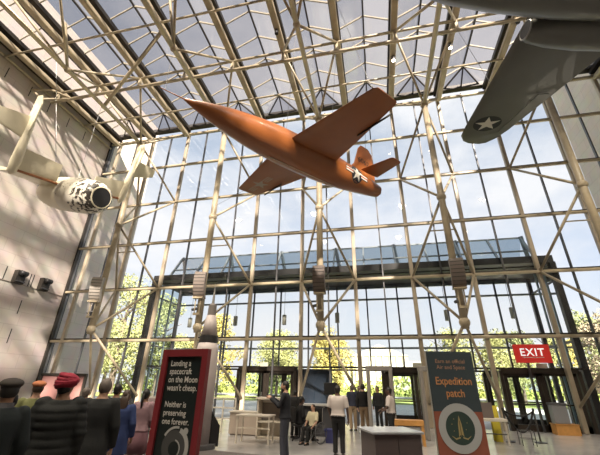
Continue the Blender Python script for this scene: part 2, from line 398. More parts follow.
# ------------------------------------------------------------------ entrance vestibule beyond the glass
VX0, VX1, VY0, VY1, VZ = -13.75, 9.05, 18.8, 22.0, 7.6
ve = tag(empty('entrance_vestibule', ((VX0+VX1)/2, VY0, 0)), 'glass entrance vestibule with black roof edge outside the glass wall', 'vestibule')
b = MB()
for ya, yb in ((18.75, 19.3), (19.55, 20.5), (20.75, 22.05)): b.box(((VX0+VX1)/2, (ya+yb)/2, VZ+.18), (VX1-VX0+.2, yb-ya, .36))
b.build('roof_beam', M['black'], ve)
b = MB(); b.box(((VX0+VX1)/2, 22.0, VZ-.1), (VX1-VX0, .12, .2)); b.build('roof_beam', mat('grey_blue_metal', (.22, .26, .30), .4, .4), ve)
for x in (VX0, VX1):
    b = MB(); b.box((x, VY0+.05, VZ/2), (.28, .28, VZ)); b.build('post', M['black'], ve)
    b = MB(); b.box((x, VY1, VZ/2), (.2, .2, VZ)); b.build('post', M['mdark'], ve)
    for z in (2.5, 3.75, 6.7):
        b = MB(); b.bar((x, VY0, z), (x, VY1, z), .08, .08); b.build('rail', M['mdark'], ve)
    for yy in (19.9, 20.95):
        b = MB(); b.box((x, yy, VZ/2), (.09, .09, VZ)); b.build('post', mat('blue_grey_post', (.25, .32, .36), .4, .3), ve)
    b = MB(); b.poly([(x, VY0, 0), (x, VY1, 0), (x, VY1, VZ), (x, VY0, VZ)]); b.build('side_glass', glass_mat('grey_side_glass', (.62, .70, .72), 1.0), ve)
vx = [VX0+(VX1-VX0)*k/12 for k in range(1, 12)]
for k, x in enumerate(vx):
    b = MB(); b.box((x, VY1, (VZ+2.5)/2), (.09, .12, VZ-2.5)); b.build('post', M['mdark'], ve)
bl = mat('pale_blue_grey_rail', (.36, .40, .43), .4, .3)
for z in (3.75, 6.7):
    b = MB(); b.box(((VX0+VX1)/2, VY1, z), (VX1-VX0, .1, .11)); b.build('rail', bl, ve)
b = MB(); b.poly([(VX0, VY1+.03, 2.5), (VX1, VY1+.03, 2.5), (VX1, VY1+.03, VZ), (VX0, VY1+.03, VZ)]); b.build('front_glass', M['glass'], ve)
# sloping glass canopy on the vestibule roof
ca = tag(empty('glass_canopy', ((VX0+VX1)/2, 20, VZ+.36)), 'sloping blue-grey glass canopy on the vestibule roof', 'canopy')
cA, cB = V((0, 20.0, 7.97)), V((0, 21.45, 10.05))
b = MB(); b.poly([(VX0, cA.y, cA.z), (VX1, cA.y, cA.z), (VX1, cB.y, cB.z), (VX0, cB.y, cB.z)]); b.poly([(VX0, 22.9, 7.97), (VX1, 22.9, 7.97), (VX1, cB.y, cB.z), (VX0, cB.y, cB.z)]); b.build('glass', M['canopy_glass'], ca)
cf = mat('canopy_frame', (.26, .30, .33), .45, .3)
for k in range(0, 13):
    x = VX0+(VX1-VX0)*k/12
    b = MB(); b.bar((x, cA.y, cA.z+.0), (x, cB.y, cB.z), .09, .16); b.build('rafter', cf, ca)
    if k % 2 == 0:
        b = MB(); b.bar((x+.4, 21.9, cA.z), (x+.05, cB.y, cB.z+.12), .22, .12); b.build('rafter', cf, ca)
for f in (.0, .45, 1.0):
    p = cA.lerp(cB, f); b = MB(); b.box(((VX0+VX1)/2, p.y, p.z+.02), (VX1-VX0, .08, .08)); b.build('purlin', cf, ca)

# pendant lamps in the vestibule
pm = mat('grey_green_lamp', (.42, .42, .36), .5)
for (x, z), l in zip(((-5.5, 5.3), (-2.23, 5.35), (7.31, 5.4), (3.94, 5.35), (-8.71, 5.3), (-11.88, 5.25)),
                     ('grey cylinder pendant lamp left of the middle truss', 'grey cylinder pendant lamp right of the middle truss', 'grey cylinder pendant lamp above the red exit sign',
                      'grey cylinder pendant lamp above the expedition banner', 'grey cylinder pendant lamp right of the rocket tip', 'leftmost grey cylinder pendant lamp, left of the rocket tip')):
    t = tag(empty('pendant_lamp', (x, 20.6, z)), l, 'lamp', 'pendant lamps in the vestibule')
    b = MB(); b.lathe([(.1, -.3), (.13, -.28), (.13, .28), (.1, .3)], (x, 20.6, z), 14); b.build('lamp_shade', pm, t, smooth=False)
    b = MB(); b.tube([(x, 20.6, z+.28), (x, 20.6, VZ)], .012, 5); b.build('cord', M['mdark'], t)

# doors
brz = mat('dark_bronze_door_frame', (.05, .04, .032), .4, .4)
grn = glass_mat('door_glass', (.80, .86, .86), .9)
def doorset(n, x0, x1, y, leaves, h=2.42, kick=None):
    d = tag(empty('door_%d' % n, ((x0+x1)/2, y, 0)), kind='structure')
    b = MB(); b.box(((x0+x1)/2, y, h), (x1-x0, .25, .2))
    b.build('head', brz, d)
    for x in (x0, x1):
        b = MB(); b.box((x, y, h/2), (.14, .25, h)); b.build('jamb', brz, d)
    wl_ = (x1-x0-.2)/leaves
    for k in range(leaves):
        a = x0+.1+wl_*k; c = a+wl_
        b = MB()
        for xx in (a+.08, c-.08): b.box((xx, y, h/2-.05), (.15, .08, h-.1))
        b.box(((a+c)/2, y, h-.15), (wl_, .08, .12)); b.box(((a+c)/2, y, .13), (wl_, .08, .26)); b.box(((a+c)/2, y, 1.05), (wl_, .06, .06))
        lf = b.build('door_leaf', brz, d)
        b = MB(); b.poly([(a+.12, y, .26), (c-.12, y, .26), (c-.12, y, h-.2), (a+.12, y, h-.2)]); b.build('pane', grn, lf)
        b = MB(); b.tube([(c-.2, y-.06, .9), (c-.2, y-.1, .95), (c-.2, y-.1, 1.25), (c-.2, y-.06, 1.3)], .015, 6); b.build('door_handle', M['chrome'], lf)
doorset(1, -7.45, -4.3, 18.75, 2)
doorset(2, .15, 3.4, 18.75, 2)
doorset(3, 5.5, 8.7, 18.75, 2)
doorset(4, -7.3, -4.2, 22.0, 2)
doorset(5, .3, 3.4, 22.0, 2)
doorset(6, 5.6, 8.7, 22.0, 2)
b = MB()
for xa, xb in ((VX0, -7.45), (-4.3, .15), (3.4, 5.5), (8.7, VX1)):
    for y in (18.75, 22.0):
        b.poly([(xa, y, 0), (xb, y, 0), (xb, y, 2.5), (xa, y, 2.5)])
tag(b.build('window_1', M['glass']), kind='structure')
b = MB(); b.box(((VX0+VX1)/2, 18.75, 2.52), (VX1-VX0, .12, .08)); b.box(((VX0+VX1)/2, 22.0, 2.52), (VX1-VX0, .12, .1)); tag(b.build('trim_1', brz), kind='structure')
b = MB()
for x in (-4.3, -2.46): b.box((x, 18.9, 1.25), (.12, .1, 2.5))
b.box((-3.4, 19.0, 1.25), (1.75, .05, 2.3)); tag(b.build('trim_2', mat('dark_blue_panel', (.03, .045, .07), .4)), kind='structure')
sm = mat('small_beige_sign_box', (.5, .5, .42), .5)
for x, l in ((-5.9, 'small pale exit box over the left doors'), (1.8, 'small pale exit box over the middle doors'), (7.15, 'small pale exit box over the right doors')):
    b = MB(); b.box((x, 18.3, 2.62), (.42, .12, .2)); tag(b.build('exit_box', sm, bevel=.01), l, 'sign', 'small exit boxes over the doors')

# ------------------------------------------------------------------ outside: terrace, lawn, street, trees, museum across the Mall
om = mat('terrace_paving', (.55, .54, .52), .8, var=.15, scale=.8)
b = MB(); b.box((-2.5, 30, -.12), (90, 22.4, .2)); tag(b.build('terrace', om), kind='structure')
gm = mat('autumn_lawn', (.20, .24, .06), .95, var=.4, scale=.3)
b = MB(); b.box((0, 200, -.3), (600, 318, .3)); tag(b.build('lawn', gm), kind='structure')
b = MB(); b.box((0, 70, -.12), (400, 14, .1)); tag(b.build('road', mat('road_asphalt', (.25, .25, .26), .9)), kind='structure')
trunkm = mat('bark', (.09, .07, .055), .9)
leafm = [mat('yellow_green_leaves', (.19, .205, .08), .8, var=.3, scale=.7), mat('golden_leaves', (.26, .225, .065), .8, var=.3, scale=.7), mat('green_leaves', (.15, .175, .075), .8, var=.3, scale=.7), mat('bare_twig_leaves', (.2, .17, .12), .9, var=.2)]
def tree(x, y, h, rad, k, label, n=6000, z0=.22):
    rnd = random.Random(int(x*31+y*7))
    t = tag(empty('tree', (x, y, 0)), label, 'tree', 'autumn trees outside the glass wall')
    b = MB(); b.tube([(x, y, -.1), (x+.1, y, h*.3), (x-.1, y+.1, h*.6), (x, y, h*.85)], [h*.028, h*.022, h*.014, h*.004], 8)
    for q in range(9):
        a = rnd.random()*6.28; z = h*(.25+.5*rnd.random()); L = rad*(.5+.4*rnd.random())
        b.tube([(x, y, z), (x+math.cos(a)*L*.5, y+math.sin(a)*L*.5, z+L*.35), (x+math.cos(a)*L, y+math.sin(a)*L, z+L*.6)], [h*.01, h*.006, h*.002], 5)
    b.build('trunk', trunkm, t)
    b = MB(); cl = []
    for q in range(34):
        u = rnd.random(); a = rnd.random()*6.28; z = h*(z0+(1-z0)*u); pr = math.sin(PI*min(1, .15+.85*u))**.6*rad*.8*rnd.random()**.4
        cl.append((V((x+math.cos(a)*pr, y+math.sin(a)*pr, z)), rad*(.2+.2*rnd.random())))
    for q in range(n):
        c, rr = cl[q % len(cl)]
        d = V((rnd.gauss(0, 1), rnd.gauss(0, 1), rnd.gauss(0, 1))).normalized()*rr*rnd.random()**.35
        p = c+d; s = min(h, 11)*.010*(1+rnd.random())
        u1 = V((rnd.gauss(0, 1), rnd.gauss(0, 1), rnd.gauss(0, 1))).normalized()*s; u2 = V((rnd.gauss(0, 1), rnd.gauss(0, 1), rnd.gauss(0, 1))).normalized()*s
        b.poly([p-u1, p+u2, p+u1*.9, p-u2])
    b.build('foliage', leafm[k], t)
for a in ((-44, 54, 20, 7.5, 0, 'tallest pale green tree outside beside the left stone wall', 9000), (-33, 50, 14, 4.6, 0, 'yellow-green tree outside, second from the left stone wall'), (-54, 64, 13, 5, 0, 'green tree beyond the turbaned visitor', 4000),
          (-27.5, 58, 12, 5, 1, 'golden tree outside right of the rocket tip'), (-16, 60, 10, 5, 0, 'yellow-green tree outside above the left doors'), (-38, 64, 10, 4.6, 0, 'yellow tree outside behind the red framed sign'),
          (-12.5, 44, 7.4, 3.2, 0, 'small yellow-green tree outside above the left door frame'), (-6.5, 48, 8.3, 3.4, 1, 'golden tree outside right of the middle truss foot'), (-8.5, 62, 9.0, 3.6, 0, 'yellow-green tree outside behind the security guards'),
          (11, 60, 9.2, 5.0, 0, 'yellow-green tree outside above the middle doors'), (19.5, 58, 9, 4.4, 2, 'green tree outside right of the expedition banner'), (14, 46, 7.3, 3.4, 0, 'yellow-green tree outside left of the exit sign'), (22, 44, 8.5, 4, 2, 'green tree outside above the right doors'),
          (18.2, 34, 6.8, 2.6, 3, 'bare brown tree outside right of the right doors'), (28.5, 50, 10, 4, 3, 'thin brown tree outside beside the right edge')):
    tree(*a)
lm = mat('clipped_hedge_leaves', (.22, .26, .06), .9, var=.3, scale=1)
hb = MB(); rnd = random.Random(3)
for q in range(9000):
    xq = rnd.uniform(-60, 60); p = V((xq, 76+rnd.uniform(-2, 2), .2+rnd.random()**1.3*(3.0+1.2*math.sin(xq*.4)+.8*math.sin(xq*1.3)))); s = .3
    u1 = V((rnd.gauss(0, 1), rnd.gauss(0, 1), rnd.gauss(0, 1))).normalized()*s; u2 = V((rnd.gauss(0, 1), rnd.gauss(0, 1), rnd.gauss(0, 1))).normalized()*s
    hb.poly([p-u1, p+u2, p+u1, p-u2])
tag(hb.build('hedge', lm), 'long row of low autumn shrubs across the street', 'hedge', kind='stuff')
# neoclassical museum
st = mat('white_marble', (.27, .26, .22), .7); shd = mat('window_dark', (.25, .26, .27), .5)
bx, by = .5, 180
t = tag(empty('museum_building', (bx, by, 0)), 'distant white museum with pediment and arched windows across the lawn', 'building')
b = MB(); b.box((bx, by+8, 6.5), (60, 14, 13)); b.box((bx, by+5, 7.5), (26, 14, 15)); b.build('wall', st, t)
b = MB(); b.extrude([(bx-13.5, by-2.4, 15), (bx+13.5, by-2.4, 15), (bx, by-2.4, 20.5)], (0, 14, 0)); b.build('pediment', st, t)
b = MB()
for k in range(8): b.lathe([(.8, 4), (.75, 8), (.65, 14.9)], (bx-11.2+k*3.2, by-2.0, 0), 12)
b.build('columns', st, t)
for k in range(7):
    b = MB(); xx = bx-9.6+k*3.2
    b.extrude([(xx-.9, by-2.05+.02, 6)]+[(xx+.9*math.cos(a), by-2.03, 11+.9*math.sin(a)) for a in (PI-PI*j/8 for j in range(9))][0:0]+[(xx+.9, by-2.03, 6)]+[(xx+.9*math.cos(a), by-2.03, 11+.9*math.sin(a)) for a in (PI*j/8 for j in range(9))], (0, .04, 0)); b.build('window', shd, t)

# ------------------------------------------------------------------ aircraft
def ell(x, cy_, cz, ry, rz, n=32, pw=1.0):
    out = []
    for k in range(n):
        a = 2*PI*k/n; c, s_ = math.cos(a), math.sin(a)
        out.append(V((x, cy_+ry*math.copysign(abs(c)**pw, c), cz+rz*math.copysign(abs(s_)**pw, s_))))
    return out

AF = [(1, 0), (.9, .018), (.7, .045), (.5, .06), (.3, .066), (.15, .058), (.06, .042), (.015, .022), (0, 0), (.015, -.018), (.06, -.03), (.15, -.038), (.3, -.04), (.5, -.036), (.7, -.026), (.9, -.01)]
def wing(mb, secs, tk=1.0):
    """secs: (span position vector of leading edge, chord vector, thickness, up vector)"""
    mb.loft([[V(le)+V(ch)*u+V(up)*(t*z*V(ch).length) for u, z in AF] for le, ch, t, up in secs])

STAR = [(math.cos(PI/2+2*PI*k/10)*(1 if k % 2 == 0 else .382), math.sin(PI/2+2*PI*k/10)*(1 if k % 2 == 0 else .382)) for k in range(10)]
def disc(r=1.0, n=28): return [(r*math.cos(2*PI*k/n), r*math.sin(2*PI*k/n)) for k in range(n)]

def bvh_of(objs):
    vs, fs = [], []
    for o in objs:
        k = len(vs); vs += [v.co.copy() for v in o.data.vertices]; fs += [[i+k for i in p.vertices] for p in o.data.polygons]
    return BVHTree.FromPolygons(vs, fs)

def decal(bvh, name, outline, org, ux, uy, ray, size, mt, parent, off=.006, holes=()):
    """flat marking laid on a curved skin: outline (u,v) -> points cast along ray onto the surface"""
    bm = bmesh.new(); vs = [bm.verts.new((u*size, v*size, 0)) for u, v in outline]
    bm.faces.new(vs); bmesh.ops.triangulate(bm, faces=bm.faces)
    for _ in range(3):
        es = [e for e in bm.edges if e.calc_length() > .16]
        if es: bmesh.ops.subdivide_edges(bm, edges=es, cuts=1); bmesh.ops.triangulate(bm, faces=bm.faces)
    org, ux, uy, ray = V(org), V(ux), V(uy), V(ray).normalized()
    bad = []
    for v in bm.verts:
        p = org+ux*v.co.x+uy*v.co.y
        hit, nrm, idx, d = bvh.ray_cast(p-ray*4, ray)
        if hit is None: hit = p; bad.append(v)
        v.co = hit-ray*off
    me = bpy.data.meshes.new(name); bm.to_mesh(me); bm.free(); me.materials.append(mt)
    o = bpy.data.objects.new(name, me); COL.objects.link(o); o.parent = parent
    return o

def text_outline_obj(body, size, mt, name, parent=None, bold=0, align='CENTER', spacing=1, extrude=0):
    cu = bpy.data.curves.new(name, 'FONT'); cu.body = body; cu.size = size; cu.align_x = align; cu.offset = bold; cu.space_character = spacing; cu.extrude = extrude
    tmp = bpy.data.objects.new('tmp', cu); COL.objects.link(tmp)
    me = bpy.data.meshes.new_from_object(tmp.evaluated_get(bpy.context.evaluated_depsgraph_get()))
    bpy.data.objects.remove(tmp); bpy.data.curves.remove(cu)
    me.name = name; me.materials.clear(); me.materials.append(mt)
    o = bpy.data.objects.new(name, me); COL.objects.link(o)
    if parent: o.parent = parent
    return o

def project_mesh(o, bvh, org, ux, uy, ray, off=.006):
    org, ux, uy, ray = V(org), V(ux), V(uy), V(ray).normalized()
    for v in o.data.vertices:
        p = org+ux*v.co.x+uy*v.co.y
        hit, nrm, idx, d = bvh.ray_cast(p-ray*4, ray)
        v.co = (hit if hit else p)-ray*off

wire = mat('steel_cable', (.12, .12, .12), .4, .7)
def cable(parent, p0, p1, r=.008):
    """p0 in the aircraft's own frame, p1 in the hall"""
    Mi = Matrix.LocRotScale(parent.location, parent.rotation_euler, None).inverted()
    b = MB(); b.tube([V(p0), Mi @ V(p1)], r, 5); return b.build('suspension_cable', wire, parent, world=False)

# --- orange rocket research plane
xa = tag(empty('rocket_plane', (-2.28, 10.92, 9.97), (math.radians(-3.08), math.radians(.85), math.radians(230.51))),
         'orange bullet-shaped rocket research plane hanging in the middle of the hall', 'aircraft')
b = MB(); rs = []
for x_, r_, z_ in ((5.0, .03, 0), (4.8, .10, 0), (4.4, .215, 0), (3.9, .34, 0), (3.3, .46, 0), (2.6, .57, 0), (1.9, .645, 0), (1.1, .69, 0), (.3, .70, 0), (-.6, .69, 0), (-1.5, .65, 0), (-2.4, .57, .02), (-3.2, .47, .04), (-3.8, .385, .05), (-4.2, .32, .055), (-4.4, .29, .06)):
    rs.append(ell(x_, 0, z_, r_, r_, 36))
b.loft(rs); fus = b.build('fuselage', M['orange'], xa, world=False); smooth_by_angle(fus, 50)
b = MB(); b.tube([(4.95, 0, 0), (5.75, 0, 0)], [.022, .012], 8); b.build('pitot_boom', M['orange'], xa, world=False)
b = MB(); b.loft([ell(x_, 0, z_, ry, rz, 16) for x_, z_, ry, rz in ((2.3, .55, .06, .05), (1.7, .64, .16, .12), (0, .70, .18, .15), (-2, .66, .17, .14), (-3.2, .5, .1, .1))]); o = b.build('dorsal_fairing', M['orange'], xa, world=False, smooth=True)
wings = []
for s_ in (1, -1):
    b = MB(); up = (0, 0, 1)
    wing(b, [((1.22, s_*.45, .0), (-2.35, 0, 0), 1.0, up), ((.98, s_*2.3, .04), (-1.75, 0, 0), .9, up), ((.76, s_*4.15, .06), (-1.10, 0, 0), .8, up), ((.66, s_*4.27, .06), (-.92, 0, 0), .5, up)])
    o = b.build('wing', M['orange'], xa, world=False); smooth_by_angle(o, 40); wings.append(o)
    b = MB(); b.box((-.52, s_*3.1, .0), (.025, 1.5, .075)); b.build('aileron_gap', M['ink'], wings[-1], world=False)
    b = MB(); wing(b, [((-3.05, s_*.25, .62), (-1.12, 0, 0), .9, up), ((-3.38, s_*1.65, .68), (-.66, 0, 0), .8, up), ((-3.45, s_*1.74, .68), (-.5, 0, 0), .5, up)])
    o = b.build('tailplane', M['orange'], xa, world=False); smooth_by_angle(o, 40)
b = MB(); wing(b, [((-2.35, 0, .45), (-1.95, 0, 0), .6, (0, 1, 0)), ((-2.85, 0, 1.0), (-1.45, 0, 0), .7, (0, 1, 0)), ((-3.15, 0, 1.95), (-1.0, 0, 0), .7, (0, 1, 0)), ((-3.35, 0, 2.2), (-.55, 0, 0), .4, (0, 1, 0))])
fin = b.build('tail_fin', M['orange'], xa, world=False); smooth_by_angle(fin, 40)
b = MB(); b.loft([ell(-4.41, 0, .06, .27, .27, 20), ell(-4.25, 0, .06, .25, .25, 20)]); b.build('rocket_bay', M['ink'], xa, world=False)
b = MB()
for yy, zz in ((.1, .16), (-.1, .16), (.1, -.04), (-.1, -.04)): b.loft([ell(-4.5, yy, zz, .085, .085, 12), ell(-4.3, yy, zz, .05, .05, 12)])
b.build('rocket_nozzle', M['chrome'], xa, world=False)
bf = bvh_of([fus]); cock = glass_mat('cockpit_glass', (.05, .05, .06), 1); cockm = mat('dark_cockpit_window', (.02, .02, .025), .15)
for s_ in (1, -1):
    decal(bf, 'cockpit_window', [(-.5, -.1), (.5, -.16), (.35, .16), (-.3, .2)], (2.75, 0, .36), (1, 0, 0), (0, 0, 1), (0, -s_, -.35), .8, cockm, xa)
# marking on the port side of the rear fuselage and under the starboard wing
def insignia(bvh, org, ux, uy, ray, size, par, bars=True):
    if bars:
        for s_ in (-1, 1):
            decal(bvh, 'insignia_border', [(s_*.6, -.33), (s_*2.15, -.33), (s_*2.15, .33), (s_*.6, .33)], org, ux, uy, ray, size, M['navy'], par, .004)
            decal(bvh, 'insignia_bar', [(s_*.75, -.24), (s_*2.05, -.24), (s_*2.05, .24), (s_*.75, .24)], org, ux, uy, ray, size, M['starw'], par, .009)
            decal(bvh, 'insignia_stripe', [(s_*.75, -.07), (s_*2.05, -.07), (s_*2.05, .07), (s_*.75, .07)], org, ux, uy, ray, size, mat('insignia_red', (.35, .05, .02), .5), par, .013)
    decal(bvh, 'insignia_disc', disc(), org, ux, uy, ray, size*1.08, M['navy'], par, .006)
    decal(bvh, 'insignia_star', STAR, org, ux, uy, ray, size, M['starw'], par, .014)
insignia(bf, (-2.45, .5, .0), (-1, 0, 0), (0, 0, 1), (0, -1, 0), .36, fus)
bw = bvh_of([wings[1]])
wst = mat('worn_pale_outline', (.30, .26, .20), .6)
decal(bw, 'insignia_star', STAR, (.2, -3.1, 0), (0, -1, 0), (1, 0, 0), (0, 0, 1), .42, wst, wings[1], .006)
for sg_ in (-1, 1):
    for vv in (-.26, 0, .26): decal(bw, 'insignia_bar', [(sg_*.95, vv-.05), (sg_*2.1, vv-.05), (sg_*2.1, vv+.05), (sg_*.95, vv+.05)], (.2, -3.1, 0), (0, -1, 0), (1, 0, 0), (0, 0, 1), .42, wst, wings[1], .006)
o = text_outline_obj('6062', .40, M['ink'], 'serial_number', fin, .005)
project_mesh(o, bvh_of([fin]), (-3.45, 0, 1.15), (-.96, 0, -.1), (-.1, 0, .96), (0, -1, 0))
b = MB(); b.box((.0, 0, -.70), (3.4, .03, .02)); b.build('belly_seam', mat('pale_seam', (.55, .42, .3), .4), xa, world=False)
for p0, p1 in (((5.6, 0, 0), (-8.6, 9.54, 16.3)), ((1.0, 0, .69), (-2.46, 9.54, 16.3)), ((-1.0, .4, .6), (-1.0, 12.6, 18.0)), ((-4.2, 0, -.2), (1.0, 15.0, 3.9)) if False else ((-3.6, 0, .5), (.6, 13.4, 18.6)), ((.4, -4.1, .06), (-8.56, 15.62, 10.9)), ((.5, 4.0, .1), (-.9, 9.6, 18.6))):
    cable(xa, p0, p1)

# --- dark olive jet with star under the wing
pj = tag(empty('jet_aircraft', (6.64, 6.93, 11.45), (math.radians(-2.39), math.radians(-4.87), math.radians(192.1))),
         'dark olive-grey early jet with white star under the wing, hanging top right', 'aircraft')
b = MB(); rs = []
for x_, z_, ry, rz in ((5.9, .0, .05, .06), (5.6, 0, .25, .28), (5.0, -.02, .46, .54), (4.0, -.04, .62, .80), (2.8, -.06, .70, .96), (1.2, -.08, .74, 1.04), (-.5, -.05, .72, 1.0), (-2.2, .04, .62, .82), (-3.8, .18, .46, .54), (-5.2, .26, .28, .36), (-6.0, .32, .1, .2)):
    rs.append(ell(x_, 0, z_, ry, rz, 36))
b.loft(rs); fp = b.build('fuselage', M['olive'], pj, world=False); smooth_by_angle(fp, 50)
for s_ in (1, -1):
    b = MB(); rs = [ell(x_, s_*yy, zz, ry, rz, 28) for x_, yy, zz, ry, rz in ((1.45, 1.12, -.44, .27, .25), (1.3, 1.12, -.44, .35, .32), (.8, 1.08, -.45, .46, .42), (0, 1.04, -.46, .52, .48), (-1.5, .98, -.46, .5, .46), (-2.8, .9, -.38, .36, .34), (-3.4, .86, -.34, .28, .26))]
    b.loft(rs, cap=True); nc = b.build('engine_pod', M['olive'], pj, world=False); smooth_by_angle(nc, 50)
    b = MB(); b.loft([ell(1.48, s_*1.12, -.44, .25, .23, 24), ell(1.43, s_*1.12, -.44, .24, .22, 24)]); b.build('intake', M['black'], nc, world=False)
    b = MB(); b.tube([V(p) for p in ell(1.47, s_*1.12, -.44, .27, .25, 24)]+[ell(1.47, s_*1.12, -.44, .27, .25, 24)[0]], .025, 6, cap=False); b.build('intake_lip', mat('worn_grey_lip', (.25, .25, .24), .35, .3), nc, world=False, smooth=True)
    b = MB(); up = (0, 0, 1)
    wing(b, [((1.50, s_*.5, -.1), (-3.2, 0, 0), 1.1, up), ((1.38, s_*1.7, -.05), (-3.0, 0, 0), 1.05, up), ((1.14, s_*4.0, .12), (-2.42, 0, 0), .9, up), ((.90, s_*6.25, .30), (-1.84, 0, 0), .8, up), ((.80, s_*6.9, .34), (-1.55, 0, 0), .7, up), ((.54, s_*7.28, .36), (-1.05, 0, 0), .5, up), ((.24, s_*7.42, .37), (-.5, 0, 0), .3, up)])
    pw = b.build('wing', M['olive'], pj, world=False); smooth_by_angle(pw, 40)
    if s_ == -1: pwing = pw
    b = MB()
    b.bar((-.72, s_*3.9, .03), (-.55, s_*6.3, .22), .015, .015); b.bar((-1.1, s_*3.88, .08), (-.70, s_*3.9, .03), .015, .015); b.build('aileron_gap', M['black'], pw, world=False)
    b = MB(); wing(b, [((-4.3, s_*.15, .45), (-1.5, 0, 0), .9, up), ((-4.7, s_*2.3, .6), (-.8, 0, 0), .8, up)]); o = b.build('tailplane', M['olive'], pj, world=False); smooth_by_angle(o, 40)
b = MB(); wing(b, [((-4.0, 0, .6), (-1.9, 0, 0), .6, (0, 1, 0)), ((-4.8, 0, 2.2), (-1.0, 0, 0), .6, (0, 1, 0))]); o = b.build('tail_fin', M['olive'], pj, world=False); smooth_by_angle(o, 40)
bp_ = bvh_of([pwing])
insignia(bp_, (.16, -5.85, .2), (0, -1, 0), (1, 0, 0), (0, 0, 1), .50, pwing, bars=False)
for p0, p1 in (((1.5, 0, .85), (5.1, 6.5, 18.7)), ((-1.5, 0, .85), (8.1, 6.5, 18.7)), ((.3, -4.5, .25), (5.14, 12.6, 18.1)), ((.3, 4.5, .25), (8.1, 3.46, 18.6))): cable(pj, p0, p1, .010)

# --- white spaceplane with raised tail booms
ss = tag(empty('spaceplane', (-15.288, 11.811, 10.288), (math.radians(-14.73), math.radians(-14.45), math.radians(173.42))),
         'white stubby spaceplane with upturned twin tail booms hanging by the left stone wall', 'aircraft')
wp = mat('warm_white_composite', (.74, .68, .50), .35, var=.06, scale=1.5, coat=.2)
wn = mat('scorched_white_tail', (.70, .66, .58), .45); nt_ = wn.node_tree; bb = nt_.nodes['Principled BSDF']
tcn = nt_.nodes.new('ShaderNodeTexCoord'); nn = nt_.nodes.new('ShaderNodeTexVoronoi'); nn.inputs['Scale'].default_value = 3.4
n3 = nt_.nodes.new('ShaderNodeTexNoise'); n3.inputs['Scale'].default_value = 5.5; n3.inputs['Detail'].default_value = 6
nt_.links.new(tcn.outputs['Object'], n3.inputs['Vector']); rr_ = nt_.nodes.new('ShaderNodeValToRGB')
rr_.color_ramp.elements[0].position = .44; rr_.color_ramp.elements[0].color = (.03, .025, .02, 1); rr_.color_ramp.elements[1].position = .50; rr_.color_ramp.elements[1].color = (.68, .64, .54, 1)
sx_ = nt_.nodes.new('ShaderNodeSeparateXYZ'); nt_.links.new(tcn.outputs['Object'], sx_.inputs[0])
mr = nt_.nodes.new('ShaderNodeMapRange'); mr.inputs['From Min'].default_value = -1.2; mr.inputs['From Max'].default_value = -3.2; mr.inputs['To Min'].default_value = .16; mr.inputs['To Max'].default_value = -.06
nt_.links.new(sx_.outputs['X'], mr.inputs['Value']); ad = nt_.nodes.new('ShaderNodeMath'); nt_.links.new(n3.outputs['Fac'], ad.inputs[0]); nt_.links.new(mr.outputs[0], ad.inputs[1])
nt_.links.new(ad.outputs[0], rr_.inputs['Fac']); nt_.links.new(rr_.outputs[0], bb.inputs['Base Color'])
b = MB(); b.loft([ell(x_, 0, z_, r_, r_, 32) for x_, r_, z_ in ((1.35, .05, -.1), (1.2, .28, -.09), (.85, .50, -.05), (.4, .68, 0), (-.1, .79, 0), (-.6, .84, 0), (-1.2, .85, 0))], cap=True)
o = b.build('fuselage', wp, ss, world=False); smooth_by_angle(o, 50)
b = MB(); b.loft([ell(x_, 0, 0, r_, r_, 32) for x_, r_ in ((-1.19, .855), (-2.1, .85), (-2.7, .80), (-3.05, .72), (-3.22, .62), (-3.28, .50))], cap=True)
o = b.build('engine_section', wn, ss, world=False); smooth_by_angle(o, 60)
b = MB(); b.loft([ell(-3.31, 0, 0, .46, .46, 28), ell(-3.27, 0, 0, .43, .43, 28)]); b.build('rocket_nozzle', M['black'], o, world=False)
b = MB(); q = ell(-3.28, 0, 0, .49, .49, 28); b.tube(q+[q[0]], .035, 6, cap=False); b.build('nozzle_rim', wp, o, world=False, smooth=True)
b = MB(); b.tube([(-1.6, .0, -.62), (-2.0, .05, -1.0)], .03, 6); b.bm.free()
orl = mat('rust_orange_hinge_edge', (.32, .13, .05), .5)
th = math.radians(75.6); U = V((-math.cos(th), 0, math.sin(th))); Nn = V((math.sin(th), 0, math.cos(th)))
